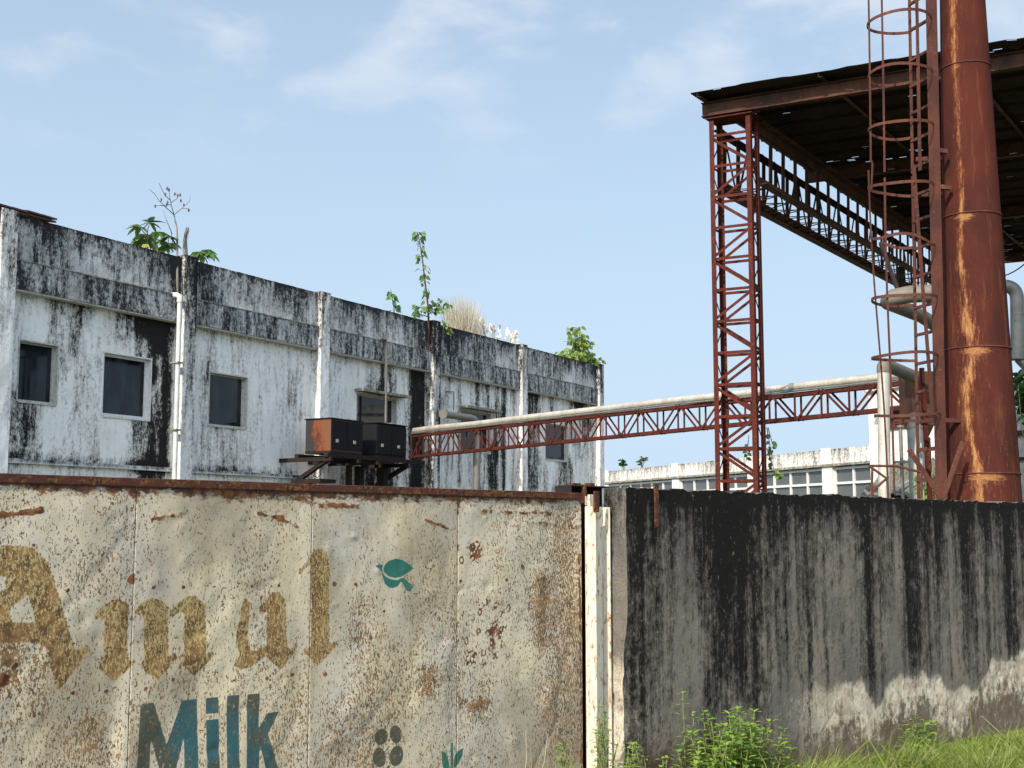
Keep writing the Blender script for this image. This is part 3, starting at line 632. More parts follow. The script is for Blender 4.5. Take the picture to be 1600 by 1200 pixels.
for i, s0 in enumerate(PS):      # pillars
    zz = np.append(np.arange(0, ZT+.03, .05), ZT+.03+.02*(i % 2))
    prof = [(-PW/2, 0), (-PW/2, .1), (-PW/2, .2), (-PW/2, .29), (-PW/2+.02, .31), (-.1, .31), (0, .31), (.1, .31), (PW/2-.02, .31), (PW/2, .29), (PW/2, .15), (PW/2, 0)]
    A = np.array([p[0] for p in prof]); O = np.array([p[1] for p in prof])
    Z, AA = np.meshgrid(zz, A, indexing='ij'); OO = np.repeat(O[None], len(zz), 0)
    AA2 = AA+.02*(fbm(Z*3, AA*9+i, 391)-.5); OO2 = OO+.02*(fbm(Z*3, AA*9+i*3, 392)-.5)
    P = np.array(FAC.o)+(s0+AA2)[..., None]*np.array(FAC.u)+OO2[..., None]*np.array(FAC.n); P[..., 2] = Z
    st = (.12 if i < 3 else .28)+.7*(fbm(AA*5+i*7, Z*.6, 393)-.5)+.40*sstep(ZB-1.0, ZT-.2, Z)+.2*np.exp(-(ZT-Z)/.15)
    if i in (1, 3): st = st+.22+.35*sstep(.05, .2, AA)
    if i == 0: st = st-.08
    grid_mesh('pillar', P, None, MAT['facade'], fac, dict(stain=st), smooth=False)
    b = MB(); b.box(FAC, s0-PW/2+.01, s0+PW/2-.01, ZT-.05, ZT+.028, -.1, .30); b.build('pillar_cap', MAT['hood'], fac)
# body behind the front
b = MB()
b.box(FAC, SL, SR-.1, 0, ZT-.35, -11, -.3)
b.box(FAC, SR-.1, SR+.0, 0, ZT-.01, -11, -.01); b.box(FAC, SL-.1, SL, 0, ZT-.01, -11, -.01); b.box(FAC, SL, SR-.1, 0, ZT-.01, -11.2, -11)
b.build('rear_block', MAT['hood'], fac)
# windows
for i, (a, b2, z0, z1) in enumerate(WIN):
    f = MB(); t = .05 if i == 1 else .028; dp = -.16
    for (p, q, r_, s_) in ((a, a+t, z0, z1), (b2-t, b2, z0, z1), (a+t, b2-t, z1-t, z1), (a+t, b2-t, z0, z0+t)): f.box(FAC, p, q, r_, s_, dp, dp+.05)
    # plastered reveals
    f.box(FAC, a-.03, a-.001, z0-.03, z1+.03, dp-.02, .012); f.box(FAC, b2+.001, b2+.03, z0-.03, z1+.03, dp-.02, .012)
    f.box(FAC, a, b2, z1+.001, z1+.03, dp-.02, .012); f.box(FAC, a, b2, z0-.05, z0-.001, dp-.02, .03)
    fo = f.build('window', MAT['white_paint'] if i == 1 else MAT['frame'], fac)
    g = MB(); g.box(FAC, a+t*.6, b2-t*.6, z0+t*.6, z1-t*.6, dp-.02, dp+.012+.004*i); g.build('pane', MAT['glass'], fo)
    if i in (3, 4):
        h = MB(); h.box(FAC, a-.12, b2+.30, z1+.06, z1+.13, .005, .30); h.build('hood', MAT['hood'], fo)
# clay tiles along the left end of the parapet
b = MB(); s_t = FAC.hit(86, 345, .2)[0]; s = s_t-5.6; k = 0
while s < s_t-.15:
    L = rng.uniform(.34, .42); z0 = ZT+.02+rng.uniform(-.012, .012)
    for r_ in range(2):
        zz = z0+r_*.055
        b.add([FAC.pt(s, zz, .26+.02*r_), FAC.pt(s+L*1.04, zz-.01, .26+.02*r_), FAC.pt(s+L*1.04, zz+.07, -.2), FAC.pt(s, zz+.08, -.2),
               FAC.pt(s, zz+.035, .26+.02*r_), FAC.pt(s+L*1.04, zz+.025, .26+.02*r_), FAC.pt(s+L*1.04, zz+.105, -.2), FAC.pt(s, zz+.115, -.2)],
              [(3, 2, 1, 0), (4, 5, 6, 7), (0, 1, 5, 4), (1, 2, 6, 5), (2, 3, 7, 6), (3, 0, 4, 7)])
    s += L
b.build('tile_coping', MAT['tile'], fac)
# rain pipe with hopper
s0, zt = FAC.hit(281, 464, .36); b = MB()
b.tube([FAC.pt(s0, 0, .36), FAC.pt(s0, zt, .36)], .054, 14); dpo = b.build('downpipe', MAT['pvc'], fac, 'auto')
b = MB(); b.tube([FAC.pt(s0, zt-.12, .36), FAC.pt(s0, zt, .36), FAC.pt(s0-.03, zt+.04, .30), FAC.pt(s0-.06, zt+.05, .18)], [.068, .070, .068, .06], 14)
b.build('pipe_elbow', MAT['pvc'], dpo, 'auto')
for z in (zt-1.5, zt-3.0): b = MB(); b.box(FAC, s0-.09, s0+.09, z, z+.03, .2, .44); b.build('pipe_clip', MAT['hood'], dpo)
s0, zt = FAC.hit(604, 532, .3); zb = FAC.hit(604, 668, .3)[1]; b = MB()
b.tube([FAC.pt(s0-.28, zt+.03, .28), FAC.pt(s0-.04, zt+.02, .3), FAC.pt(s0, zt-.05, .3), FAC.pt(s0, zb, .3)], .035, 8); b.build('conduit', MAT['grey_pipe'], fac, 'auto')
# ventilation elbow on the fourth bay
s0, z0 = FAC.hit(700, 648, .5); s1_, _ = FAC.hit(738, 650, .5); zb = FAC.hit(743, 667, .5)[1]; b = MB()
b.tube([FAC.pt(s0-.1, z0, .0), FAC.pt(s0, z0, .4)], .10, 12); b.tube([FAC.pt(s0-.25, z0, .5), FAC.pt(s1_-.1, z0, .5), FAC.pt(s1_+.1, z0-.02, .5), FAC.pt(s1_+.22, z0-.10, .5), FAC.pt(s1_+.26, z0-.25, .5), FAC.pt(s1_+.26, z0-2.2, .5)], .11, 12)
b.tube([FAC.pt(s0-.27, z0, .5), FAC.pt(s0-.21, z0, .5)], .15, 12); b.build('vent_pipe', MAT['grey_pipe'], fac, 'auto')
for pts in (((697, 612), (709, 612), (709, 640)), ((706, 735), (708, 700)), ((745, 756), (752, 700)),):
    b = MB(); b.tube([FAC.pt(*FAC.hit(x, y, .05), .05) for x, y in pts], .018, 6); b.build('wall_conduit', MAT['grey_pipe'], fac)

# ------------------------------------------------------------------ equipment platform and boxes
OFB = 1.55
zpl = FAC.hit(500, 706, OFB)[1]
plat = thing('steel_platform', 'sooty steel bracket platform on the white wall carrying two black boxes', 'platform', FAC.pt(FAC.S(520, .3), zpl, .3))
sa = FAC.hit(507, 706, OFB-.1)[0]; sz = FAC.hit(664, 716, OFB)[0]
b = MB(); b.box(FAC, sa, sz, zpl-.10, zpl-.004, OFB-.12, OFB); b.build('front_beam', MAT['black_steel'], plat)
b = MB(); b.box(FAC, sa+.1, sz, zpl-.10, zpl-.004, .45, .57); b.build('rear_beam', MAT['black_steel'], plat)
for px in (516, 560, 590, 640):
    s0 = FAC.hit(px, 708, OFB)[0]; b = MB(); b.box(FAC, s0-.05, s0+.05, zpl-.20, zpl-.101, .0, OFB+.05); b.build('cross_beam', MAT['black_steel'], plat)
for px0, px1 in ((516, 466), (640, 600)):
    s0 = FAC.hit(px0, 712, OFB)[0]; b = MB(); p0 = FAC.pt(s0, zpl-.15, OFB-.05); p1 = FAC.pt(FAC.hit(px1, 752, .35)[0], FAC.hit(px1, 752, .35)[1], .3)
    b.bar(p0, p1+(p1-p0)*.25, .10, .10); b.build('brace', MAT['black_steel'], plat)
for px, w in ((547, .12), (562, .18), (597, .22)):
    s0 = FAC.hit(px, 735, .8)[0]; b = MB(); b.box(FAC, s0-w/2, s0+w/2, 0, zpl-.21, .7, .7+w); b.build('leg', MAT['black_steel'], plat)
b = MB(); s0, z0 = FAC.hit(500, 749, 1.2); s1_ = FAC.hit(525, 749, 1.2)[0]; b.box(FAC, s0, s1_, z0-.08, z0+.02, .3, 1.2); b.build('lower_bracket', MAT['black_steel'], plat)
def equip(x0, x1, yt, yb, lab, rustside):
    s0, z1 = FAC.hit(x0, yt, OFB-.02); s1_ = FAC.hit(x1, yt+6, OFB-.02)[0]; z0 = zpl+.05; dpt = .80; on = OFB-.02
    t = thing('equipment_cabinet', lab, 'cabinet', FAC.pt((s0+s1_)/2, z0, on-dpt/2), 'black cabinets on the wall platform')
    b = MB(); b.box(FAC, s0+.03, s1_-.03, z0, z1, on-dpt, on-.02); b.build('casing', MAT['box_rust'] if rustside else MAT['box_black'], t, bevel=.015)
    b = MB(); b.box(FAC, s0, s1_, z1+.001, z1+.03, on-dpt-.02, on+.02); b.build('lid', MAT['box_black'], t, bevel=.008)
    mid = (s0+s1_)/2
    for p, q in ((s0+.035, mid-.01), (mid+.01, s1_-.035)):
        b = MB(); b.box(FAC, p, q, z0+.04, z1-.03, on-.019, on+.004); d_ = b.build('door', MAT['box_black'], t, bevel=.006)
        c_ = p+(q-p)*.35 if p < mid else p+(q-p)*.45
        b = MB(); b.box(FAC, c_-.05, c_+.05, z0+.22, z0+.30, on+.0045, on+.02); b.build('latch', MAT['latch'], d_, bevel=.003)
    b = MB(); b.box(FAC, s0+.02, s1_-.02, zpl, z0-.001, on-dpt, on-.01); b.build('skid', MAT['black_steel'], t)
    b = MB(); b.box(FAC, mid-.06, mid+.08, z1+.031, z1+.05, on-.2, on+.021); b.build('name_plate', MAT['latch'], t)
equip(517, 568, 654, 700, 'black cabinet with an orange rusted side, left one on the platform', True)
equip(588, 636, 661, 706, 'plain black cabinet on the platform beside the pipe bridge end', False)
b = MB(); pts = [FAC.pt(*FAC.hit(x, y, .9), .9) for x, y in ((492, 712), (493, 738), (490, 744), (496, 746), (501, 742), (502, 730), (499, 714))]
b.tube(pts, .012, 6); tag(b.build('loose_cable', MAT['cable'], None, True), 'thin black cable looping down under the cabinet platform', 'cable')

# ------------------------------------------------------------------ pipe bridge
bs0 = BRI.S(642); bs1 = BRI.S(1428)
zb0 = BRI.hit(1250, 655)[1]; zt0 = BRI.hit(1250, 614)[1]
# small corrections so both ends meet their picture heights
zbL, zbR = BRI.hit(670, 713)[1], BRI.hit(1369, 644.5)[1]; ztL, ztR = BRI.hit(670, 676)[1], BRI.hit(1369, 599)[1]
sLp, sRp = BRI.S(670), BRI.S(1369)
def zlin(s, a, b_): return a+(b_-a)*(s-sLp)/(sRp-sLp)
print('bridge', bs0, bs1, zbL, zbR, ztL, ztR)
bridge = thing('pipe_bridge', 'long red lattice pipe bridge running from the white block past the column', 'pipe bridge', BRI.pt(0, 0))
BW = .17
def bp(s, k, off): return BRI.pt(s, zlin(s, zbL, zbR) if k == 0 else zlin(s, ztL, ztR), off)
for off in (0, -BW):
    for k, nm in ((1, 'top_chord'), (0, 'bottom_chord')):
        b = MB(); b.angle(bp(bs0, k, off), bp(bs1, k, off), .075, .010, (0, 0, 1), 1 if off else -1, -1 if k else 1); b.build(nm, MAT['red_steel'], bridge)
npan = 26; ds = (bs1-bs0)/npan
for i in range(npan+1):
    s = bs0+ds*i
    for off in (0, -BW):
        b = MB(); b.bar(bp(s, 0, off+.008), bp(s, 1, off+.008), .045, .012, BRI.n); b.build('upright', MAT['red_steel'], bridge)
        if i < npan:
            k = i % 2; b = MB(); b.bar(bp(s+.04*np.sign(ds), k, off+.016), bp(s+ds-.04*np.sign(ds), 1-k, off+.016), .045, .010, BRI.n); b.build('diagonal', MAT['red_steel'], bridge)
    for k in (0, 1):
        b = MB(); b.bar(bp(s, k, -.01)-Vector((0, 0, .006*k)), bp(s, k, -BW+.01)-Vector((0, 0, .006*k)), .04, .01); b.build('cross_tie', MAT['red_steel'], bridge)
# end supports
for s in (bs1+.02*np.sign(-ds),):
    b = MB(); b.bar(BRI.pt(s, 0, -BW/2), bp(s, 0, -BW/2)-Vector((0, 0, .012)), .12, .12); b.build('support_post', MAT['red_steel'], bridge)
prad = .078; pts = []
for i in range(30):
    s = bs0+(bs1-bs0)*i/29; z = zlin(s, ztL, ztR)+prad+.034+.012*math.sin(i*.8)*(.4+.6*math.sin(i*.37)); pts.append(BRI.pt(s, z, -BW/2+.01*math.sin(i*1.3)))
pipe = thing('insulated_pipe', 'thick cream clad pipe lying along the red lattice bridge', 'pipe', pts[0])
b = MB(); b.tube(pts, prad, 16); b.build('cladding', MAT['cream_pipe'], pipe, 'auto')
for i in range(1, 29, 2):
    b = MB(); d = (pts[i+1]-pts[i]).normalized(); b.tube([pts[i]-d*.02, pts[i]+d*.02], prad+.004, 16); b.build('joint_band', MAT['cream_pipe'], pipe, 'auto')
b = MB(); b.tube([p-Vector((0, 0, prad+.012))-BRI.n*-.105 for p in pts], .022, 8); b.build('tracer_pipe', MAT['grey_pipe'], pipe, 'auto')

# ------------------------------------------------------------------ steel canopy with lattice column
eA = math.atan((-3000-800)/EFF); EV = Vector((math.sin(eA), math.cos(eA), 0))    # along the front eave, away to the left
gA = math.atan((2125-800)/EFF); GV = Vector((math.sin(gA), math.cos(gA), 0))     # along the girder, away from the road
COLR = Vector(((1186-800)*22/EFF, 22, 0)); CA, CB = .76, .40
ZC = at_y(1145, 181, 22.1).z
can = thing('steel_canopy', 'tall rusty steel canopy with corrugated roof on a red lattice column', 'canopy', COLR)
def lattice_column(base, zt, mat, seed, nm='lattice_column', det=True):
    cs = [base, base+EV*CA, base+EV*CA+GV*CB, base+GV*CB]
    b = MB(); up = Vector((0, 0, 1)); w = .085; t = .01
    for i, c in enumerate(cs):
        dx = (EV if i in (0, 3) else -EV); dy = (GV if i in (0, 1) else -GV)
        pr = [Vector((0, 0, 0)), dx*w, dx*w+dy*t, dx*t+dy*t, dx*t+dy*w, dy*w]
        if dx.cross(dy).z < 0: pr = pr[::-1]
        n_ = 6; vs = [c+p for p in pr]+[c+p+up*zt for p in pr]
        b.add(vs, [(k, (k+1) % n_, n_+(k+1) % n_, n_+k) for k in range(n_)]+[tuple(range(n_-1, -1, -1)), tuple(range(n_, 2*n_))])
    m_ = [c+up*(zt+.012) for c in cs]; ov = .05
    q = [m_[0]-EV*ov-GV*ov, m_[1]+EV*ov-GV*ov, m_[2]+EV*ov+GV*ov, m_[3]-EV*ov+GV*ov]
    b.add(q+[p+up*.02 for p in q], [(0, 1, 2, 3), (7, 6, 5, 4), (0, 4, 5, 1), (1, 5, 6, 2), (2, 6, 7, 3), (3, 7, 4, 0)])
    col = b.build(nm, mat, can)
    if not det: return col
    h = .562; k = 0; z = zt-.30
    sides = ((0, 1, -GV), (3, 2, GV))
    while z > .3:
        for (i, j, nn) in sides:
            bb = MB(); ex = (cs[j]-cs[i]).normalized(); off = nn*-.014
            bb.bar(cs[i]+ex*.03+off+up*z, cs[j]-ex*.03+off+up*z, .05, .01, nn); bb.build('strut', mat, col)
            bb = MB(); off = nn*-.026; z0, z1 = (z-.05, z-h+.05)
            p, q_ = (cs[j], cs[i]) if k % 2 == 0 else (cs[i], cs[j])
            e2 = (q_-p).normalized()*.04
            bb.bar(p+e2+off+up*z0, q_-e2+off+up*z1, .05, .01, nn); bb.build('diagonal', mat, col)
        for (i, j, nn) in ((0, 3, -EV), (1, 2, EV)):
            bb = MB(); off = nn*-.014; bb.bar(cs[i]+off+up*z, cs[j]+off+up*z, .04, .008, nn)
            p, q_ = (cs[j], cs[i]) if k % 2 == 0 else (cs[i], cs[j]); off = nn*-.024
            bb.bar(p+off+up*(z-.03), q_+off+up*(z-h+.03), .03, .008, nn); bb.build('side_lacing', mat, col)
        z -= h; k += 1
    return col
lattice_column(COLR, ZC, MAT['red_steel'], 1)
# roof
ROOFZ = ZC+.42
A0 = at_z(1078, 146, ROOFZ); RL, RW = 16.7, 10.5
def rp(a, b_, z): return Vector((A0.x, A0.y, 0))-EV*a+GV*b_+Vector((0, 0, z))
pitch = .076; nb = int(RL/pitch*6); bb_ = np.linspace(0, RL, nb); aa = np.arange(0, RW+.01, .14)
AA, BB = np.meshgrid(aa, bb_, indexing='ij'); ZZr = ROOFZ+.012*np.sin(BB/pitch*2*np.pi)+.03*(fbm(AA*.8, BB*.8, 401)-.5)
edge_j = .06*(fbm(aa*2, aa*0, 402)-.5)+.04*(np.floor(aa/.9) % 2); BB2 = BB-(edge_j[:, None])*(BB < .3)
P = np.array([A0.x, A0.y, 0])-AA[..., None]*np.array(EV)+BB2[..., None]*np.array(GV); P[..., 2] = ZZr
mk = np.ones((len(aa)-1, nb-1), bool); r5 = np.random.RandomState(11)
dens = fbm(AA[:-1, :-1]*.5, BB[:-1, :-1]*.5, 403); hole = (r5.rand(*mk.shape) < .065*sstep(.48, .72, dens)+.002)
lap = ((BB[:-1, :-1] % 2.4) < .03) & (r5.rand(*mk.shape) < .10); mk &= ~(hole | lap)
grid_mesh('roof_sheet', P, mk, MAT['sheet_under'], can, thick=.002)
up = Vector((0, 0, 1))
# front eave beam, back beam and intermediate beams
for b_, nm in ((.40, 'eave_beam'), (5.6, 'cross_beam'), (10.9, 'cross_beam'), (16.4, 'back_beam')):
    b = MB(); b.ibeam(rp(.05, b_, ZC+.20), rp(RW-.1, b_, ZC+.20), .14, .26, .014); b.build(nm, MAT['dark_steel'], can)
for a in (.12, 2.29, 4.47, 6.65, 8.83):
    b = MB(); b.angle(rp(a, .02, ROOFZ-.085), rp(a, RL-.05, ROOFZ-.085), .07, .008, (0, 0, 1), 1, 1); b.build('rafter', MAT['dark_steel'], can)
for k in range(1, 22):
    b_ = .1+k*.78
    b = MB(); b.angle(rp(.02, b_, ROOFZ-.02), rp(RW-.05, b_, ROOFZ-.02), .04, .006, (0, 0, 1), 1, -1); b.build('purlin', MAT['sheet_under'], can)
# box girder from the column to the back
zgt = ZC-.05; zgb = at_y(1196, 291, 22.45).z
g0, g1 = COLR, COLR+GV*15.9
gir = None
for e in (.05, CA-.05):
    for z in (zgb, zgt):
        cho = MB(); cho.angle(g0+EV*e+GV*(CB+.005)+up*z, g1+EV*e+up*z, .17, .014, (0, 0, 1), 1 if e < .3 else -1, 1 if z == zgb else -1)
        o = cho.build('chord' if gir else 'lattice_girder', MAT['dark_steel'], gir or can); gir = gir or o
Lg = 15.4; npn = 25; dg = Lg/npn; k = 0
for i in range(npn):
    for e in (.07, CA-.07):
        p = g0+EV*e+GV*(CB+.05+dg*i)
        b = MB(); b.bar(p+up*(zgb+.02), p+GV*(dg*.12)+up*(zgt-.02), .21, .012, EV); b.build('upright', MAT['dark_steel'], gir)
        q = p+GV*dg; zz = (zgb+.03, zgt-.03) if i % 2 else (zgt-.03, zgb+.03)
        if e > .3: b = MB(); b.bar(p+GV*.05+EV*.014+up*zz[0], q-GV*.02+EV*.014+up*zz[1], .08, .010, EV); b.build('diagonal', MAT['dark_steel'], gir)
for i in range(npn*2):
    p = g0+GV*(CB+.05+dg*.5*i); q = p+GV*dg*.5; e0, e1 = (.06, CA-.06) if i % 2 else (CA-.06, .06)
    lac = MB(); lac.bar(p+EV*e0+up*(zgb+.012), q+EV*e1+up*(zgb+.012), .045, .008); lac.build('bottom_lacing', MAT['dark_steel'], gir)
    if i % 2: lac = MB(); lac.bar(p+EV*.06+up*(zgb+.022), p+EV*(CA-.06)+up*(zgb+.022), .045, .008); lac.build('bottom_tie', MAT['dark_steel'], gir)
# far column, hidden behind the chimney, and a right hand one out of the picture
lattice_column(COLR+GV*15.55, zgb-.02, MAT['red_steel'], 2, det=False)
lattice_column(COLR-EV*9.2, ZC, MAT['red_steel'], 3, det=False)
lattice_column(COLR-EV*9.2+GV*15.4, ZC, MAT['red_steel'], 4, det=False)
b = MB(); p = at_y(1407, 418, 29.0); q = at_y(1409, 462, 29.0); b.bar(p, q, .16, .16); b.build('hanger', MAT['black_steel'], can)

# ------------------------------------------------------------------ chimney
CC = Vector(((1538.5-800)*15/EFF, 15.0, 0))
chim = thing('chimney', 'tapering rust red steel chimney with a yellow rust streak and caged ladder', 'chimney', CC)
zs = np.concatenate([np.arange(0, 9.2, .025), np.arange(9.3, 14.1, .2)]); nth = 97; th = np.linspace(0, 2*math.pi, nth)
def crad(z):
    return np.interp(z, [0, 1.2, 2.06, 4.15, 8.1, 9.5, 14], [.50, .455, .424, .365, .262, .235, .225])
SEAMY = (92, 330, 542, 741); seamz = [at_y(1515, y, 14.62).z for y in SEAMY]
Z, T = np.meshgrid(zs, th, indexing='ij'); Rr = crad(Z)
# yellow streak column: picture x as function of y -> angle on the shell (facing the camera)
ky = np.array([-300, 0, 60, 120, 200, 300, 400, 470, 520, 560, 620, 660, 700, 745, 790]); kx = np.array([1494, 1497, 1499, 1500, 1505, 1508, 1506, 1512, 1518, 1520, 1513, 1516, 1522, 1528, 1530])
kw = np.array([9, 10, 9, 5, 6, 6, 7, 14, 18, 15, 12, 7, 7, 12, 13])*.55
kz, ka, kww = [], [], []
for x, y, w in zip(kx, ky, kw):
    p = at_y(x, y, 14.62); z = p.z; r_ = float(crad(z)); cx = CC.x; sn = max(-.95, min(.95, (p.x-cx)/r_)); kz.append(z); ka.append(math.asin(sn)); kww.append(w/2000*15/r_)
o_ = np.argsort(kz); kz = np.array(kz)[o_]; ka = np.array(ka)[o_]; kww = np.array(kww)[o_]
ANG = T-math.pi   # 0 facing the road (-Y)
c0 = np.interp(Z, kz, ka)+.10*(fbm(Z*3, Z*0, 411)-.5); w0 = np.interp(Z, kz, kww)
sk = (.06+.78*fbm(ANG*2, Z*3.2, 414))*np.exp(-((ANG-c0)/(w0*1.2))**2)+.22*np.exp(-((ANG-c0)/(w0*3.2))**2)
sk = sk+.10*sstep(2.9, 2.1, Z)*(fbm(ANG*4, Z*1.2, 412))+.12*sstep(4.5, 2.6, Z)
bd = np.zeros_like(Z)
for i, zz in enumerate(seamz):
    aw = (.25, .5, .7, .9)[i]; wv = np.exp(-((ANG-np.interp(zz, kz, ka)-.25*aw)/(.5*aw+.1))**2)
    bd = bd+(.22+.55*wv)*np.exp(-((Z-zz+.03)/.05)**2)+.45*wv*np.exp(-((Z-zz+.10)/.10)**2)*(i > 0)
Rr = Rr+.004*(fbm(ANG*3, Z*2, 413)-.5)
# welded plate joints
for zz in seamz: Rr = Rr+.006*np.exp(-((Z-zz)/.012)**2)
Rr = Rr+.004*np.exp(-((ANG-c0)/(.03))**2)
P = np.stack([CC.x+Rr*np.sin(ANG), CC.y-Rr*np.cos(ANG), Z], -1)
grid_mesh('shell', P, None, MAT['chimney'], chim, dict(streak=sk, band=bd))
for i, zz in enumerate(seamz):
    b = MB(); n_ = 48; r_ = float(crad(zz))+.006
    b.tube([CC+Vector((math.sin(2*math.pi*k/n_)*r_, -math.cos(2*math.pi*k/n_)*r_, zz+.012)) for k in range(n_+1)], .009, 6, False)
    b.build('seam_ring', MAT['ladder_steel'], chim, True)
# little bolted lug plates at the lower seams
for x0, x1, y0, y1 in ((1508, 1514, 524, 540), (1508, 1517, 730, 752)):
    p = at_y((x0+x1)/2, (y0+y1)/2, 14.62); r_ = float(crad(p.z))
    a0 = math.asin((p.x-CC.x)/r_); ct = CC+Vector((math.sin(a0)*(r_+.006), -math.cos(a0)*(r_+.006), p.z)); rt = Vector((math.cos(a0), math.sin(a0), 0)); ot = Vector((math.sin(a0), -math.cos(a0), 0))
    b = MB(); hw, hh = (x1-x0)*.0075/2, (y1-y0)*.0075/2
    vs = [ct+rt*sx*hw+up*sz*hh+ot*o for o in (-.004, .008) for sx, sz in ((-1, -1), (1, -1), (1, 1), (-1, 1))]
    b.add(vs, [(3, 2, 1, 0), (4, 5, 6, 7), (0, 1, 5, 4), (1, 2, 6, 5), (2, 3, 7, 6), (3, 0, 4, 7)]); b.build('lug_plate', MAT['chimney'], chim)
b = MB(); n_ = 40
b.tube([CC, CC+up*.03], .75, n_); b.build('base_plate', MAT['dark_steel'], chim)
for k in range(6):
    a = k*math.pi/3+.6; dv = Vector((math.sin(a), -math.cos(a), 0)); b = MB(); tv = Vector((math.cos(a), math.sin(a), 0))*.008
    tri = [CC+dv*.47+up*.03, CC+dv*.72+up*.03, CC+dv*.40+up*1.15]
    b.add([p+tv for p in tri]+[p-tv for p in tri], [(0, 1, 2), (5, 4, 3), (0, 3, 4, 1), (1, 4, 5, 2), (2, 5, 3, 0)]); b.build('gusset', MAT['dark_steel'], chim)

# caged ladder
def lad_near(z):
    y0, y1 = (0, 1455), (775, 1471)
    zt = at_y(1455, 0, 14.75); zb = at_y(1471, 775, 14.75); t = (z-zb.z)/(zt.z-zb.z); return Vector((zb.x+(zt.x-zb.x)*t, 14.75, z))
LD = Vector((-.326, .945, 0)); LO = Vector((-.945, -.326, 0)); LWd = .42
def lad_far(z): return lad_near(z)+LD*LWd
zlo, zhi = at_y(1471, 800, 14.75).z, 11.5
b = MB(); zz = [.0, 2, 4, 6, 8, zhi]
b.prism(lad_near(.3), lad_near(zhi), [(-.035, -.06), (.035, -.06), (.035, .06), (.02, .06), (.02, -.045), (-.02, -.045), (-.02, .06), (-.035, .06)][::-1], LD)
lad = b.build('caged_ladder', MAT['ladder_steel'], chim)
tag(lad, 'caged ladder with a bent and broken cage')
b = MB(); zbrk = at_y(1430, 272, 15.1).z
b.bar(lad_far(.3), lad_far(zbrk-.01), .045, .012, LO); b.bar(lad_far(zbrk+.02), lad_far(zhi), .045, .012, LO); b.build('rail', MAT['ladder_steel'], lad)
ry = [28, 76, 118, 161, 205, 248, 293, 334, 378, 423, 472, 516, 562, 607, 655, 700, 748]
zr = [at_y(1452, y, 14.75).z for y in ry]+[at_y(1452, 28, 14.75).z+.335*k for k in range(1, 8)]
for z in zr:
    b = MB(); b.bar(lad_near(z)+LD*.03, lad_far(z)+LD*.01, .032, .032 if z > 3 else .045); b.build('rung', MAT['ladder_steel'], lad)
HR = .372; HC = .31
def hoop_pt(z, th, rs=1.0): return (lad_near(z)+lad_far(z))*.5+LO*HC+(LO*math.cos(th)+LD*math.sin(th))*HR*rs
hy = [(30, 0, 0), (112, 0, 0), (198, 0, 0), (290, 1, 0), (374, 2, 0), (466, 0, 0), (556, 0, 0), (650, 3, 0)]
hz = [(at_y(1452, y, 14.75).z, k) for y, k, _ in hy]+[(at_y(1452, 30, 14.75).z+.67*k, 0) for k in (1, 2, 3, 4)]
for z, kind in hz:
    b = MB(); n_ = 28
    ths = [R(-147)+R(294)*k/n_ for k in range(n_+1)]
    def dz(t):
        if kind == 1: return .03*math.sin(t*1.5)
        if kind == 2: return .06*math.sin(t+.6)-.03*math.cos(3*t)
        if kind == 3: return .02*math.sin(2*t)
        return .012*math.sin(t*2+z*3)
    def rs(t): return 1+(.05*math.sin(3*t+z) if kind else .012*math.sin(3*t+z*5))
    def seg(a, b_):
        tl = [t for t in ths if a <= t <= b_]
        for t0, t1 in zip(tl[:-1], tl[1:]):
            p0, p1 = hoop_pt(z, t0, rs(t0))+up*dz(t0), hoop_pt(z, t1, rs(t1))+up*dz(t1)
            b.bar(p0, p1+(p1-p0)*.06, .010, .034)
    def tail(s_, f_):
        e = hoop_pt(z, R(147)*s_, rs(R(147)*s_))+up*dz(R(147)*s_); b.bar(e, f_(z)+LO*.02, .010, .034)
    if kind in (2, 3):
        seg(R(75) if kind == 2 else R(95), R(150)); tail(1, lad_far); b.build('hoop', MAT['ladder_steel'], lad); b = MB()
        seg(R(-150), R(30) if kind == 2 else R(60)); tail(-1, lad_near)
    else: seg(R(-150), R(150)); tail(-1, lad_near); tail(1, lad_far)
    b.build('hoop', MAT['ladder_steel'], lad)
def zof(y): return at_y(1400, y, 14.9).z
def cage_bar(th, y0, y1, w, wob=0, sh0=0, sh1=0):
    b = MB(); z0 = zof(y0); z1 = zof(y1); n_ = 14; pp = []
    for k in range(n_+1):
        t = k/n_; z = z0+(z1-z0)*t; pp.append(hoop_pt(z, th, .985)+LO*(sh0*(1-t)+sh1*t)+LO*wob*math.sin(t*5+th)+LD*wob*math.sin(t*7))
    for p, q in zip(pp[:-1], pp[1:]): b.bar(p, q+(q-p)*.02, w, .010, LO)
    b.build('cage_bar', MAT['ladder_steel'], lad)
cage_bar(R(19), -420, 255, .026, .004); cage_bar(R(-22), -420, 278, .028, .006); cage_bar(R(-88), -420, 280, .050, .006)
cage_bar(R(10), 258, 300, .026, 0, .0, .02); cage_bar(R(19), 268, 780, .022, .012, .03, -.17); cage_bar(R(-22), 288, 770, .028, .008, .0, -.06); cage_bar(R(-88), 274, 640, .055, .004, .09, -.10)
for y, l in ((236, .13), (293, .17), (657, .22)):
    z = at_y(1470, y, 14.75).z; p = lad_near(z)+Vector((.02, -.03, 0)); b = MB(); b.bar(p, p+Vector((l, .05, 0)), .05, .05); b.build('bracket', MAT['ladder_steel'], lad); b = MB(); b.bar(p+LD*.4, p+LD*.4+Vector((.3, -.05, 0)), .05, .05); b.build('bracket', MAT['ladder_steel'], lad)
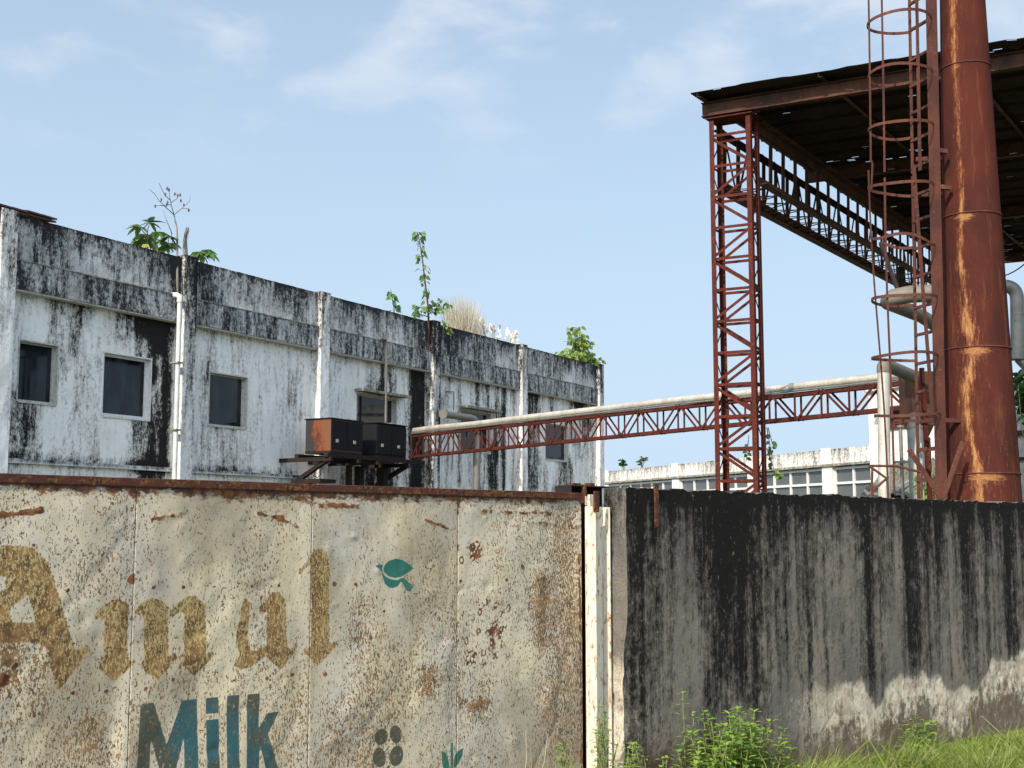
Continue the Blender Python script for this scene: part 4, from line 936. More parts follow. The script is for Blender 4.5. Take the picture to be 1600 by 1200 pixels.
b = MB(); p0 = at_y(1420, 702, 14.3); p1 = at_y(1470, 778, 14.4); b.bar(p0, p1+(p1-p0)*.8, .055, .012, (0, -1, 0)); tag(b.build('leaning_bar', MAT['ladder_steel']), 'rusty angle bar leaning down to the right at the ladder foot', 'iron bar')
b = MB(); p0 = at_y(1504, 690, 14.42); p1 = at_y(1474, 778, 14.45); b.bar(p0, p1+(p1-p0)*.8, .055, .012, (0, -1, 0)); tag(b.build('leaning_bar', MAT['ladder_steel']), 'rusty flat bar leaning against the chimney foot', 'iron bar')
# broken frame left of the ladder foot
fr = thing('broken_frame', 'broken rusty rod frame standing behind the wall left of the ladder', 'iron frame', at_y(1375, 775, 14.2)*1.0)
b = MB()
for pts in (((1358, 728), (1400, 728), (1440, 738)), ((1358, 728), (1386, 748), (1388, 778)), ((1363, 726), (1362, 778)), ((1388, 745), (1365, 766), (1362, 774)), ((1440, 738), (1440, 790))):
    b.tube([at_y(*p, 14.2) for p in pts], .014, 8)
for x in (1362, 1388): 
    p = at_y(x, 777, 14.2); b.tube([p, Vector((p.x, p.y, 0))], .014, 8)
b.build('rod_frame', MAT['ladder_steel'], fr)
b = MB(); b.bar(at_y(1440, 575, 15.4), Vector((at_y(1440, 575, 15.4).x+.1, 15.4, 0)), .05, .05); b.build('stay', MAT['red_steel'], fr)

# ------------------------------------------------------------------ pipes and ducts around the chimney
def bend(pts, r, n=8):
    """round the corners of a polyline"""
    pts = [Vector(p) for p in pts]; out = [pts[0]]
    for a, b_, c in zip(pts[:-2], pts[1:-1], pts[2:]):
        d0 = (a-b_).normalized(); d1 = (c-b_).normalized(); p = b_+d0*r; q = b_+d1*r
        for k in range(n+1):
            t = k/n; out.append(p*(1-t)**2+b_*2*t*(1-t)+q*t*t)
    return out+[pts[-1]]
Yd = 19.0
t = thing('expansion_duct', 'stained beige duct bent into a flat loop behind the ladder', 'duct', at_y(1440, 470, Yd))
pA = at_y(1560, 452, Yd-.6); pB = at_y(1392, 462, Yd-.1); pC = at_y(1372, 480, Yd+.55); pD = at_y(1480, 520, Yd+2.2)
loop = [pA, at_y(1420, 460, Yd-.15), at_y(1396, 465, Yd-.02), at_y(1388, 472, Yd+.3), at_y(1402, 478, Yd+.75), at_y(1440, 494, Yd+1.4), pD]
b = MB(); b.tube(loop, [.125, .13, .13, .125, .12, .11, .11], 14); b.build('duct', MAT['duct'], t, 'auto')
b = MB(); b.bar(at_y(1406, 462, Yd), Vector((at_y(1406, 462, Yd).x, Yd+.9, at_y(1406, 420, Yd).z+.6)), .05, .05); b.build('hanger_rod', MAT['black_steel'], t)
Yb = 20.0
t = thing('bent_vent_pipe', 'thick grey pipe bent over like a hook right of the chimney', 'pipe', at_y(1588, 560, Yb))
b = MB(); b.tube(bend([at_y(1500, 446, Yb), at_y(1589, 447, Yb), at_y(1590, 562, Yb)], .22), .105, 16); b.build('pipe_bend', MAT['grey_pipe'], t, 'auto')
b = MB(); b.tube([at_y(1590, 556, Yb), at_y(1590, 562, Yb)], .14, 16); b.tube([at_y(1590, 490, Yb), at_y(1590, 493, Yb)], .112, 16); b.build('flange', MAT['grey_pipe'], t, 'auto')
# tank under it
pt_ = at_y(1630, 640, 22.5); zt_ = at_y(1630, 600, 22.5).z
t = thing('storage_tank', 'grey steel tank half hidden behind the right side of the chimney', 'tank', (pt_.x, pt_.y, 0))
b = MB(); b.tube([Vector((pt_.x, pt_.y, 0)), Vector((pt_.x, pt_.y, zt_-.1)), Vector((pt_.x, pt_.y, zt_+.05)), Vector((pt_.x, pt_.y, zt_+.12))], [.55, .55, .45, .1], 28); b.build('shell', MAT['tank'], t, 'auto')
b = MB(); zf = at_y(1600, 680, 22.5).z; b.tube([Vector((pt_.x, pt_.y, zf)), Vector((pt_.x, pt_.y, zf+.06))], .62, 28); b.tube([Vector((pt_.x, pt_.y, zf-.45)), Vector((pt_.x, pt_.y, zf-.40))], .60, 28); b.build('hoop_flange', MAT['black_steel'], t, 'auto')
b = MB(); b.bar(Vector((pt_.x-.02, pt_.y, zt_)), at_y(1592, 560, Yb)+Vector((0, .05, -.01)), .08, .08); b.build('inlet', MAT['grey_pipe'], t)
# cream vertical pipe
Yv = 18.0
t = thing('steam_pipe', 'cream upright pipe with an elbow, in front of the bridge end', 'pipe', at_y(1380, 770, Yv))
pe = at_y(1377, 571, Yv); b = MB(); pb = at_y(1384, 760, Yv)
b.tube([Vector((pb.x-.03, Yv, .0)), Vector((pb.x-.03, Yv, 1.9)), Vector((pe.x+.03, Yv, pe.z-.06))], .085, 14); b.build('riser', MAT['cream_pipe'], t, 'auto')
b = MB(); b.tube(bend([Vector((pe.x+.03, Yv, pe.z-.10)), Vector((pe.x+.03, Yv, pe.z+.02)), at_y(1432, 590, Yv+1.4)], .1), .095, 14); b.build('elbow', MAT['duct'], t, 'auto')
Yg = 19.5
t = thing('stack_pipe', 'grey upright pipe with a cone shoulder, left of the ladder foot', 'pipe', at_y(1431, 770, Yg))
p = at_y(1430, 655, Yg); b = MB(); b.tube([Vector((p.x, Yg, 0)), Vector((p.x, Yg, p.z-.10)), Vector((p.x, Yg, p.z)), Vector((p.x, Yg, p.z+.10))], [.125, .125, .075, .07], 16); b.build('stack', MAT['grey_pipe'], t, 'auto')
b = MB(); b.tube([Vector((p.x, Yg, p.z-.14)), Vector((p.x, Yg, p.z-.11))], .132, 16); b.build('collar', MAT['grey_pipe'], t, 'auto')
Yh = 20.5
t = thing('hopper_duct', 'square rust brown duct box standing behind the ladder', 'duct', at_y(1445, 620, Yh))
z1, z0 = at_y(1440, 580, Yh).z, at_y(1440, 648, Yh).z
def rect(xa, xb, ya, yb, z): return [Vector((xa, ya, z)), Vector((xb, ya, z)), Vector((xb, yb, z)), Vector((xa, yb, z))]
xa, xb = at_y(1425, 610, Yh).x, at_y(1466, 610, Yh).x
rings = [rect(xa, xb, Yh, Yh+.7, z1), rect(xa, xb, Yh, Yh+.7, z0), rect(xa+.12, xb-.12, Yh+.2, Yh+.5, z0-.35)]
b = MB(); vs = [v for r_ in rings for v in r_]
b.add(vs, [(0, 1, 2, 3), (11, 10, 9, 8)]+[(4*r_+k, 4*r_+4+k, 4*r_+4+(k+1) % 4, 4*r_+(k+1) % 4) for r_ in (0, 1) for k in range(4)]); b.build('casing', MAT['dark_steel'], t)
b = MB()
for v in rings[2]: b.bar(v+Vector((0, 0, .0)), Vector((v.x, v.y, 0)), .05, .05)
b.bar(rings[2][0]+Vector((0, 0, -.03)), rings[2][1]+Vector((0, 0, -.03)), .06, .05); b.bar(rings[2][2]+Vector((0, 0, -.03)), rings[2][3]+Vector((0, 0, -.03)), .06, .05); b.bar(rings[2][1]+Vector((0, 0, -.034)), rings[2][2]+Vector((0, 0, -.034)), .06, .05)
b.build('stand', MAT['dark_steel'], t)
# low shed with a broken asbestos roof
Ys = 26.0
t = thing('low_shed', 'low lean-to with a littered asbestos sheet roof beyond the wall', 'shed', at_y(1410, 780, Ys))
c0, c1, c2, c3 = at_y(1345, 772, Ys-1), at_y(1500, 776, Ys-1), at_y(1500, 712, Ys+1.6), at_y(1396, 722, Ys+1.6)
n1, n2 = 90, 40; U, V = np.meshgrid(np.linspace(0, 1, n1), np.linspace(0, 1, n2), indexing='ij')
P = ((1-U)*(1-V))[..., None]*np.array(c0)+(U*(1-V))[..., None]*np.array(c1)+(U*V)[..., None]*np.array(c2)+((1-U)*V)[..., None]*np.array(c3)
P[..., 2] += .02*np.sin(U*2*math.pi*14)+.10*(fbm(U*9, V*6, 421)-.5)+.08*(fbm(U*30, V*20, 422)-.5)*sstep(.4, .6, fbm(U*4, V*4, 423))
grid_mesh('roof', P, None, MAT['asbestos'], t, thick=.02)
b = MB(); dn = Vector((0, 0, -.08))
for p, q in ((c0, c1), (c1, c2), (c2, c3), (c3, c0)):
    ic = (c0+c1+c2+c3)/4; p2, q2 = p+(ic-p)*.06+dn*2.2, q+(ic-q)*.06+dn*2.2
    b.add([Vector((p2.x, p2.y, 0)), Vector((q2.x, q2.y, 0)), q2, p2], [(0, 1, 2, 3)])
b.build('wall', MAT['hood'], t)
b = MB(); b.bar(at_y(1388, 770, Ys-1.2), at_y(1432, 746, Ys-.2), .05, .05); tag(b.build('loose_pole', MAT['cream_pipe']), 'pale pole lying across the littered asbestos roof', 'pole')
b = MB(); pt0 = at_y(1407, 668, 24.3); b.tube([Vector((pt0.x, 24.3, 0)), pt0], .035, 8); b.tube([pt0, pt0+Vector((0, 0, .04))], .07, 8); b.bar(at_y(1396, 722, 24.2), at_y(1424, 722, 24.2), .08, .04); tag(b.build('standpipe', MAT['grey_pipe']), 'thin grey standpipe in front of the louvred stair block', 'pipe')
b = MB(); p = at_y(1438, 692, 15.2); b.tube([Vector((p.x, 15.2, 0)), p], .017, 6); tag(b.build('white_rod', MAT['pvc']), 'thin white pipe standing close to the ladder rail', 'pipe')
# overhead wire
b = MB(); a_, c_ = at_y(1530, 433, 23), at_y(1640, 370, 21); b.tube([a_*(1-k/12)+c_*(k/12)+Vector((0, 0, -.25*math.sin(math.pi*k/12))) for k in range(13)], .012, 5); tag(b.build('overhead_wire', MAT['cable'], None, True), 'thin wire sagging from the chimney towards the right edge', 'wire')

# ------------------------------------------------------------------ far shed with window strips
shed = thing('factory_shed', 'long pale shed with white gridded windows far behind the column', 'building', SHD.pt(0, 0))
zt = SHD.hit(1150, 717)[1]; zp_ = SHD.hit(1265, 728)[1]; zbar = SHD.hit(1265, 757.5)[1]
print('shed', zt, zp_, zbar)
sR = SHD.S(1440); sL_ = SHD.S(860)
lo_, hi_ = min(sR, sL_), max(sR, sL_)
def gridface(name, fr, s0, s1, z0, z1, off, mat, par, seed, base, step=.15):
    S, Z = np.meshgrid(np.append(np.arange(s0, s1, step), s1), np.append(np.arange(z0, z1, step), z1), indexing='ij')
    st = base+.75*(fbm(S*1.2, Z*1.5, seed)-.5)+.3*np.exp(-(z1-Z)/.2)
    P = np.array(fr.o)+S[..., None]*np.array(fr.u)+(off+.02*(fbm(S*2, Z*2, seed+3)-.5))[..., None]*np.array(fr.n); P[..., 2] = Z+.04*(fbm(S*3, S*0, seed+5)-.5)*(Z > z1-.01)
    return grid_mesh(name, P, None, mat, par, dict(stain=st), smooth=False)
gridface('parapet', SHD, lo_, hi_, zp_, zt, .12, MAT['shed_plaster'], shed, 431, .22)
b = MB(); b.box(SHD, lo_, hi_, zp_-.10, zp_-.004, -.2, .22); b.box(SHD, lo_, hi_, zp_, zt-.05, -.6, .05); b.box(SHD, lo_, hi_, 0, zt-.3, -12, -.7); b.build('rear_block', MAT['hood'], shed)
pil = [SHD.S(p) for p in (1060, 1180, 1299, 1440, 950)]
for i, s0 in enumerate(pil):
    w = .36; b = MB(); b.box(SHD, s0-w, s0+w, 0, zp_-.101, -.15, .14); b.box(SHD, s0-.3, s0+.3, zp_, zt+.06, .13, .22); b.build('pillar', MAT['white_paint'], shed)
zsill = zbar-1.3
b = MB(); b.box(SHD, lo_, hi_, 0, zsill, -.3, .06); b.build('sill_wall', MAT['hood'], shed)
ps = sorted(pil)
for s0, s1_ in zip(ps[:-1], ps[1:]):
    a, c = s0+.36, s1_-.36; f = MB(); nm_ = max(2, round((c-a)/1.35)); t_ = .05
    for k in range(nm_+1):
        s = a+(c-a)*k/nm_; f.box(SHD, s-t_, s+t_, zsill, zp_-.102, -.08, .0)
    for z in (zbar, zp_-.2):
        f.box(SHD, a, c, z-t_, z+t_, -.075, .004)
    fo = f.build('window', MAT['white_paint'], shed)
    g = MB(); g.box(SHD, a, c, zsill, zp_-.103, -.15, -.085); g.build('pane', MAT['dusty_glass'], fo)
# louvred stair block at its right end
STB = Frame(1363, 47.0, 0)
zst = STB.hit(1363, 598)[1]
sb = thing('stair_block', 'tall white block with a brown louvred opening above the far shed roof', 'building', STB.pt(0, 0))
S0, S1 = sorted((STB.S(1363), STB.S(1480)))
gridface('wall', STB, S0, S1, 0, zst-.35, 0, MAT['shed_plaster'], sb, 441, -.12)
STc = Vector((0, 0, 0))
gridface('parapet', STB, S0-.15, S1+.1, zst-.33, zst, .14, MAT['shed_plaster'], sb, 451, .1)
b = MB(); b.box(STB, S0-.15, S1, zst-.36, zst-.01, -5, .10); b.box(STB, S0, S1-.01, 0, zst-.36, -5, -.03); b.build('core', MAT['white_paint'], sb)
lb, zlt = STB.hit(1416, 640); la, zlb = STB.hit(1384, 671); la, lb = sorted((la, lb))
b = MB(); b.box(STB, la, lb, zlb, zlt, .02, .06); lo = b.build('louvre', MAT['black_steel'], sb)
b = MB()
for k in range(5): s = la+(lb-la)*k/4; b.box(STB, s-.025, s+.025, zlb, zlt, .061, .10)
for k in range(9): z = zlb+(zlt-zlb)*k/8; b.box(STB, la, lb, z-.02, z+.02, .0615, .085)
b.build('grille', MAT['louvre'], lo)
b = MB(); b.box(STB, la-.2, lb+.25, zlt+.03, zlt+.14, .02, .45); b.build('sunshade', MAT['hood'], sb)

# ------------------------------------------------------------------ plants
def leaf_quad(mb, p, d, nrm, L, W, tones=None, fold=.25, shape='oval'):
    """one leaf of 8 vertices: midrib and two edges"""
    d = Vector(d).normalized(); nrm = Vector(nrm); s = d.cross(nrm)
    if s.length < 1e-4: s = d.orthogonal()
    s.normalize(); n = s.cross(d).normalized()
    prof = ((0, .0), (.28, 1.0), (.65, .78), (1.0, 0)) if shape == 'oval' else ((0, .25), (.18, 1.0), (.5, .75), (1.0, 0))
    vs = []
    for t, w in prof:
        c = p+d*(L*t)-n*(L*.16*t*t); e = s*(W*.5*w)+n*(W*fold*w*.5)
        e2 = -s*(W*.5*w)+n*(W*fold*w*.5); vs += [c, c+e, c+e2]
    # 12 verts
    b = len(mb.v); mb.v += [tuple(v) for v in vs]
    for i in range(3):
        a = b+i*3; c = a+3
        mb.f.append((a, c, c+1, a+1)); mb.f.append((a, a+2, c+2, c))
def rdir(up_=.3):
    a = rng.uniform(0, 2*math.pi); return Vector((math.cos(a), math.sin(a), up_)).normalized()
def twig(mb, pts, r0, r1, n=6):
    m_ = len(pts); mb.tube(pts, [r0+(r1-r0)*i/(m_-1) for i in range(m_)], n)
def wavy(p, q, n=8, amp=.03):
    p, q = Vector(p), Vector(q); L = (q-p).length; o = Vector((rng.uniform(-1, 1), rng.uniform(-1, 1), 0))
    return [p+(q-p)*(k/n)+o*amp*L*math.sin(math.pi*k/n*rng.choice((1, 1)))+Vector((rng.uniform(-1, 1), rng.uniform(-1, 1), 0))*amp*L*.25*(0 < k < n) for k in range(n+1)]
def fp(px, py, off=-.25): return FAC.pt(*FAC.hit(px, py, off), off)
ROOFBASE = ZT-.35
def papaya(pts, size, label, yellow=False):
    t = thing('papaya_plant', label, 'plant', fp(pts[0][0], pts[0][1], -.5), 'papaya like seedlings on the parapet')
    base = fp(pts[0][0], pts[0][1], -.35); base.z = ZT-.36
    st = MB(); lf = MB(); top = fp(pts[0][2], pts[0][3], -.35)
    twig(st, wavy(base, top, 6, .03), .03, .018)
    for (x, y) in pts[1:]:
        e = fp(x, y, -.35+rng.uniform(-.25, .25)); twig(st, wavy(top-Vector((0, 0, .05)), e, 5, .06), .012, .007)
        dv = (e-top).normalized(); nl = 7
        for k in range(nl):
            a = -2.1+4.2*k/(nl-1); side = dv.cross(Vector((0, 0, 1))).normalized()
            d = dv*math.cos(a)+side*math.sin(a)+Vector((0, 0, -.45)); L = size*(.8+.4*math.cos(a*.6))*rng.uniform(.85, 1.1)
            leaf_quad(lf, e, d, Vector((rng.uniform(-.2, .2), rng.uniform(-.2, .2), 1)), L, L*.42, fold=.3)
    st.build('stem', MAT['green_stem'], t, True); o = lf.build('foliage', MAT['lime_leaf'] if yellow else MAT['roof_leaf'], t); add_tone(o, 12, 5)
    return t
def papaya_leafdrop(): pass
papaya([(232, 405, 230, 365), (218, 354), (234, 348), (246, 362), (226, 366), (219, 373), (236, 372)], .33, 'broad leaved seedling with drooping green leaves, leftmost on the parapet')
papaya([(266, 400, 262, 380), (255, 376), (264, 370), (269, 379), (258, 384)], .30, 'broad leaved seedling at the foot of the bare sapling')
papaya([(318, 408, 314, 392), (308, 393), (322, 390), (326, 394), (315, 397)], .30, 'broad leaved seedling just right of the pillar with the rain pipe')
t = thing('seedling', 'small yellow leaved plant drooping over the parapet, left of the bare sapling', 'plant', fp(231, 392, -.1)); lf = MB(); st = MB(); bp_ = fp(232, 396, -.2)
twig(st, [bp_-Vector((0, 0, .3)), bp_], .01, .006)
for k in range(9): leaf_quad(lf, bp_+Vector((rng.uniform(-.12, .12), 0, rng.uniform(0, .22))), rdir(-.8), (0, -1, .3), .2, .11)
o = lf.build('foliage', MAT['lime_leaf'], t); a = o.data.attributes.new('tone', 'FLOAT', 'POINT'); a.data.foreach_set('value', [1.0]*len(o.data.vertices)); st.build('stem', MAT['green_stem'], t)
# bare sapling
t = thing('bare_sapling', 'leafless thin sapling with a few seed pods above the rain pipe', 'sapling', fp(277, 400, -.1)); b = MB()
Q = lambda x, y: fp(180+x/8, 270+y/8, -.1+.12*math.sin(x*.05))
twig(b, [fp(278, 470, .24), fp(277, 430, .22), fp(277, 405, .1), Q(775, 900), Q(772, 700), Q(735, 525)], .03, .018)
for pts in (((735, 525), (620, 420), (550, 350), (490, 260), (430, 210)), ((735, 525), (700, 400), (680, 300), (672, 205)), ((690, 345), (620, 280), (580, 200), (550, 130)), ((735, 525), (850, 430), (930, 350), (940, 280)), ((700, 370), (775, 320), (780, 275), (815, 275)), ((840, 445), (920, 450), (922, 470)), ((620, 410), (500, 410)), ((710, 760), (640, 590), (600, 470)), ((710, 1000), (715, 860), (700, 730), (640, 590)), ((780, 275), (745, 250)), ((690, 400), (640, 400), (660, 360)), ((570, 360), (575, 325))):
    twig(b, [Q(*p) for p in pts], .011, .005, 5)
b.build('branches', MAT['twig'], t, True)
b = MB()
for x, y in ((500, 410), (625, 262), (648, 188), (672, 205), (745, 255), (812, 270), (820, 340), (858, 395), (920, 460), (640, 395), (655, 362), (575, 328), (780, 276)):
    p = Q(x, y); b.tube([p+Vector((0, 0, .03)), p, p-Vector((0, 0, .035)), p-Vector((0, 0, .06))], [.006, .022, .02, .005], 6)
b.build('seed_pods', MAT['stem'], t, True)
t = MB(); twig(t, [Q(880, 1180), Q(870, 1000), Q(868, 850), Q(885, 760), Q(905, 690)], .045, .04, 8); twig(t, [Q(905, 1100), Q(895, 850), Q(925, 720)], .012, .006, 5)
tag(t.build('dead_stump', MAT['twig'], None, True), 'short dead grey stem leaning out beside the bare sapling', 'stump')
# upright leafy saplings
def sapling(name, label, path, branches, nleaf, L, mat, stem, off=-.15, spread=.16, r0=.035, shape='heart', cat='sapling', dens=None, seed=1):
    rng.seed(seed)
    pts = [fp(x, y, off) for x, y in path]; t = thing(name, label, cat, pts[0]); st = MB(); lf = MB()
    twig(st, pts, r0, .010)
    segs = [(pts, nleaf)]
    for br in branches:
        bpts = [fp(x, y, off+rng.uniform(-.2, .2)*k) for k, (x, y) in enumerate(br)]; twig(st, bpts, r0*.4, .006, 5); segs.append((bpts, max(4, nleaf//3)))
    for pl, n_ in segs:
        for k in range(n_):
            u = (dens(k/n_) if dens and pl is pts else rng.uniform(.15, 1.0))*(len(pl)-1); i = min(int(u), len(pl)-2); p = pl[i]+(pl[i+1]-pl[i])*(u-i)
            d = rdir(rng.uniform(-.5, .4)); q = p+d*rng.uniform(.03, spread)
            st.tube([p, q], .004, 4); leaf_quad(lf, q, (d+Vector((0, 0, -.8))).normalized(), rdir(.6)+Vector((0, -.6, 0)), L*rng.uniform(.7, 1.2), L*.75*rng.uniform(.8, 1.1), fold=.2, shape=shape)
    st.build('stem', stem, t, True); o = lf.build('foliage', mat, t); add_tone(o, 12, seed); return t
sapling('fig_sapling', 'tall thin sapling with heart shaped leaves rooted on the parapet by a pillar', [(668, 560), (670, 520), (669, 480), (664, 440), (660, 405), (655, 375), (652, 362)],
        [[(669, 488), (660, 482), (650, 478)], [(670, 482), (684, 474), (692, 468)], [(669, 495), (655, 490), (645, 482)], [(670, 490), (690, 484), (698, 472)]], 50, .175, MAT['roof_leaf'], MAT['red_bark'], .2, .16, .04,
        dens=lambda t: .36+.64*(t if rng.random() < .75 else rng.random()), seed=4)
sapling('fig_sapling', 'small leafy shoot on the parapet, left of the tall thin sapling', [(617, 500), (615, 478), (612, 462), (611, 452)], [], 18, .20, MAT['roof_leaf'], MAT['green_stem'], -.1, .12, .02, seed=5)
sapling('fig_sapling', 'few green leaves sprouting right of the pillar top below the tall sapling', [(692, 505), (697, 512), (699, 520)], [[(690, 500), (703, 508)]], 7, .18, MAT['lime_leaf'], MAT['green_stem'], .3, .12, .01, seed=6)
sapling('roof_bush', 'bushy yellow green plant on the parapet near the far end', [(908, 572), (906, 550), (903, 530), (900, 512)], [[(906, 556), (890, 545)], [(906, 556), (920, 552)], [(905, 545), (918, 535)], [(907, 562), (928, 562)], [(905, 560), (886, 553)], [(904, 538), (893, 528)]], 120, .21, MAT['lime_leaf'], MAT['green_stem'], -.1, .38, .03, 'oval', 'bush', seed=7)
b = MB(); 
for pts in (((900, 540), (892, 530), (884, 518)), ((895, 532), (880, 534))): twig(b, [fp(x, y, .1) for x, y in pts], .012, .006, 5)
tag(b.build('dry_twig', MAT['twig'], None, True), 'dry bare twigs sticking out left of the yellow green roof bush', 'twig')
# dry grass tufts on the roof
def tuft(name, label, x0, x1, ytip, n_, mat, off, w, lean, seed, plume=False, shape=None):
    r = random.Random(seed); b = MB(); pl = MB(); base = fp((x0+x1)/2, 520, off); t = thing(name, label, 'grass tuft', Vector((base.x, base.y, ROOFBASE)))
    for k in range(n_):
        u = r.random(); px = x0+(x1-x0)*u; h = shape(u) if shape else 1; tip = fp(px+r.uniform(-1, 1)*lean+(u-.5)*lean*1.5, ytip+(1-h)*60+abs(r.gauss(0, 10)), off+r.uniform(-.4, .4))
        b0 = fp(px*.65+(x0+x1)/2*.35, 540, off+r.uniform(-.3, .3)); b0.z = ROOFBASE
        m1 = b0+(tip-b0)*.5+Vector((r.uniform(-.05, .05), 0, .05)); m2 = b0+(tip-b0)*.8+Vector((r.uniform(-.05, .05), 0, .04))
        dx = Vector((w, w*.3, 0)); bb = len(b.v)
        b.v += [tuple(b0-dx), tuple(b0+dx), tuple(m1-dx*.8), tuple(m1+dx*.8), tuple(m2-dx*.5), tuple(m2+dx*.5), tuple(tip)]
        b.f += [(bb, bb+1, bb+3, bb+2), (bb+2, bb+3, bb+5, bb+4), (bb+4, bb+5, bb+6)]
        if plume:
            dv = (tip-m2).normalized()
            for q in range(16):
                p = m2+(tip-m2)*(q/16*1.0); ss_ = Vector((r.uniform(-1, 1), r.uniform(-.6, .6), r.uniform(.6, 1.4))).normalized(); leaf_quad(pl, p, ss_+dv*1.2, (0, -1, 0), .16*(1.1-q/20), .045)
    o = b.build('blades', mat, t); add_tone(o, 7, seed)
    if plume: o = pl.build('plumes', MAT['plume'], t); add_tone(o, 12, seed)
tuft('dry_grass', 'tall straw coloured dry grass clump behind the parapet, right of the tall sapling', 694, 752, 455, 330, MAT['dry_grass'], -.9, .007, 11, 3, shape=lambda u: .45+.55*math.sin(min(1, u*1.25+.1)*math.pi*.8)**.7 if u < .85 else .5)
tuft('dry_grass', 'pale feathery plume grass clump behind the parapet', 750, 806, 494, 46, MAT['dry_grass'], -1.1, .008, 9, 4, True, shape=lambda u: 1-.45*u)
# sprouts on the far shed roof
for i, (x, w, lab) in enumerate(((975, 6, 'tiny sprout on the far shed roof, nearer the white block'), (1004, 9, 'small leafy sprout on the far shed roof, nearer the column'))):
    rng.seed(50+i); st = MB(); lf = MB(); bs = SHD.pt(SHD.S(x, -.2), zt-.05, -.2); t = thing('roof_sprout', lab, 'plant', bs)
    for k in range(5):
        e = bs+Vector((rng.uniform(-w, w)*.035, rng.uniform(-.2, .2), rng.uniform(.4, .75))); twig(st, wavy(bs, e, 4, .1), .02, .012, 4)
        for q in range(7): leaf_quad(lf, bs+(e-bs)*rng.uniform(.5, 1.05), rdir(.1), rdir(.8), .24, .16)
    st.build('stem', MAT['green_stem'], t); o = lf.build('foliage', MAT['dark_leaf'], t); add_tone(o, 12, i)
# hanging vine on the column
rng.seed(61); st = MB(); lf = MB(); Yv2 = 22.7; t = thing('hanging_vine', 'thin half dry vine trailing on the red lattice column', 'vine', at_y(1205, 690, Yv2))
for pts in (((1198, 668), (1202, 690), (1206, 712), (1204, 735)), ((1200, 668), (1207, 694), (1214, 700)), ((1170, 680), (1168, 700), (1166, 720)), ((1198, 700), (1210, 735), (1222, 745))):
    pp = [at_y(x, y, Yv2) for x, y in pts]; twig(st, pp, .010, .006, 5)
    for q in range(9):
        u = rng.uniform(.2, 1)*(len(pp)-1); i = min(int(u), len(pp)-2); leaf_quad(lf, pp[i]+(pp[i+1]-pp[i])*(u-i), rdir(-.5), (0, -1, .2), .11, .07)
st.build('stem', MAT['twig'], t); o = lf.build('foliage', MAT['roof_leaf'], t); add_tone(o, 12, 3)
# creeper beside the chimney, in front of the tank
def bush(name, label, cat, c, rad, n_, L, mat, seed, stems=6, base=None):
    rng.seed(seed); st = MB(); lf = MB(); c = Vector(c); base = Vector(base) if base is not None else Vector((c.x, c.y, 0)); t = thing(name, label, cat, base)
    ends = []
    for k in range(stems):
        e = c+Vector((rng.uniform(-1, 1)*rad[0]*.8, rng.uniform(-1, 1)*rad[1]*.8, rng.uniform(-.6, .9)*rad[2])); ends.append(e); twig(st, wavy(base+Vector((rng.uniform(-.05, .05), rng.uniform(-.05, .05), 0)), e, 6, .06), .014, .006, 5)
    for k in range(n_):
        a, b_, r_ = rng.uniform(0, 6.28), rng.uniform(-1, 1), rng.random()**.4
        s_ = math.sqrt(1-b_*b_); p = c+Vector((math.cos(a)*s_*rad[0]*r_, math.sin(a)*s_*rad[1]*r_, b_*rad[2]*r_)); e = rng.choice(ends); p = p*.75+e*.25
        leaf_quad(lf, p, rdir(rng.uniform(-.7, .3)), rdir(.9), L*rng.uniform(.6, 1.2), L*.55*rng.uniform(.7, 1.2), fold=.3)
    st.build('stem', MAT['green_stem'], t, True); o = lf.build('foliage', mat, t); add_tone(o, 12, seed); return t
c = at_y(1605, 612, 19.2); bush('creeper', 'dark green creeper mass in front of the grey tank, right of the chimney', 'creeper', c, (.27, .35, .55), 240, .19, MAT['dark_leaf'], 71)
c = at_y(1450, 765, 16.8); bush('yard_weed', 'pale green weed seen through the foot of the ladder', 'weed', c, (.22, .3, .3), 90, .11, MAT['weed_leaf'], 72)

# ------------------------------------------------------------------ weeds along the wall
def weed(label, px, ytop, out, spread, nst, L, mat, seed, base_off=None):
    rng.seed(seed); s0 = WALL.S(px, out); bs = WALL.pt(s0, 0, out); ht = WALL.hit(px, ytop, out)[1]
    t = thing('wall_weed', label, 'weed', bs); st = MB(); lf = MB()
    for k in range(nst):
        sp = rng.uniform(-1, 1)*spread; h = ht*(rng.uniform(.72, 1.0) if k else 1)*(1-.22*abs(sp)/spread)
        b0 = bs+WALL.u*sp*.45+WALL.n*rng.uniform(-.5, .5)*spread*.5; e = bs+WALL.u*sp+WALL.n*rng.uniform(-.5, .7)*spread*.7+Vector((0, 0, h))
        if (e-WALL.o).dot(WALL.n) < .03: e = e+WALL.n*(.05-(e-WALL.o).dot(WALL.n))
        if (b0-WALL.o).dot(WALL.n) < .03: b0 = b0+WALL.n*(.05-(b0-WALL.o).dot(WALL.n))
        pl = wavy(b0, e, 8, .05); twig(st, pl, .006, .0025, 5); nn = int(h/.035)
        for q in range(nn):
            u = (.28+.72*(q+1)/nn)*8; i = min(int(u), 7); p = pl[i]+(pl[i+1]-pl[i])*(u-i); a = q*1.57+rng.uniform(-.4, .4)
            for sgn in (1, -1):
                d = Vector((math.cos(a)*sgn, math.sin(a)*sgn, rng.uniform(-.1, .5))); Ls = L*(1.1-.5*q/nn)*rng.uniform(.75, 1.2)
                leaf_quad(lf, p+d*.01, d, (0, 0, 1), Ls, Ls*.55, fold=.3)
        for q in range(4): leaf_quad(lf, e, rdir(.7), (0, 0, 1), L*.6, L*.3)
    st.build('stem', MAT['green_stem'], t, True); o = lf.build('foliage', mat, t); add_tone(o, 12, seed)
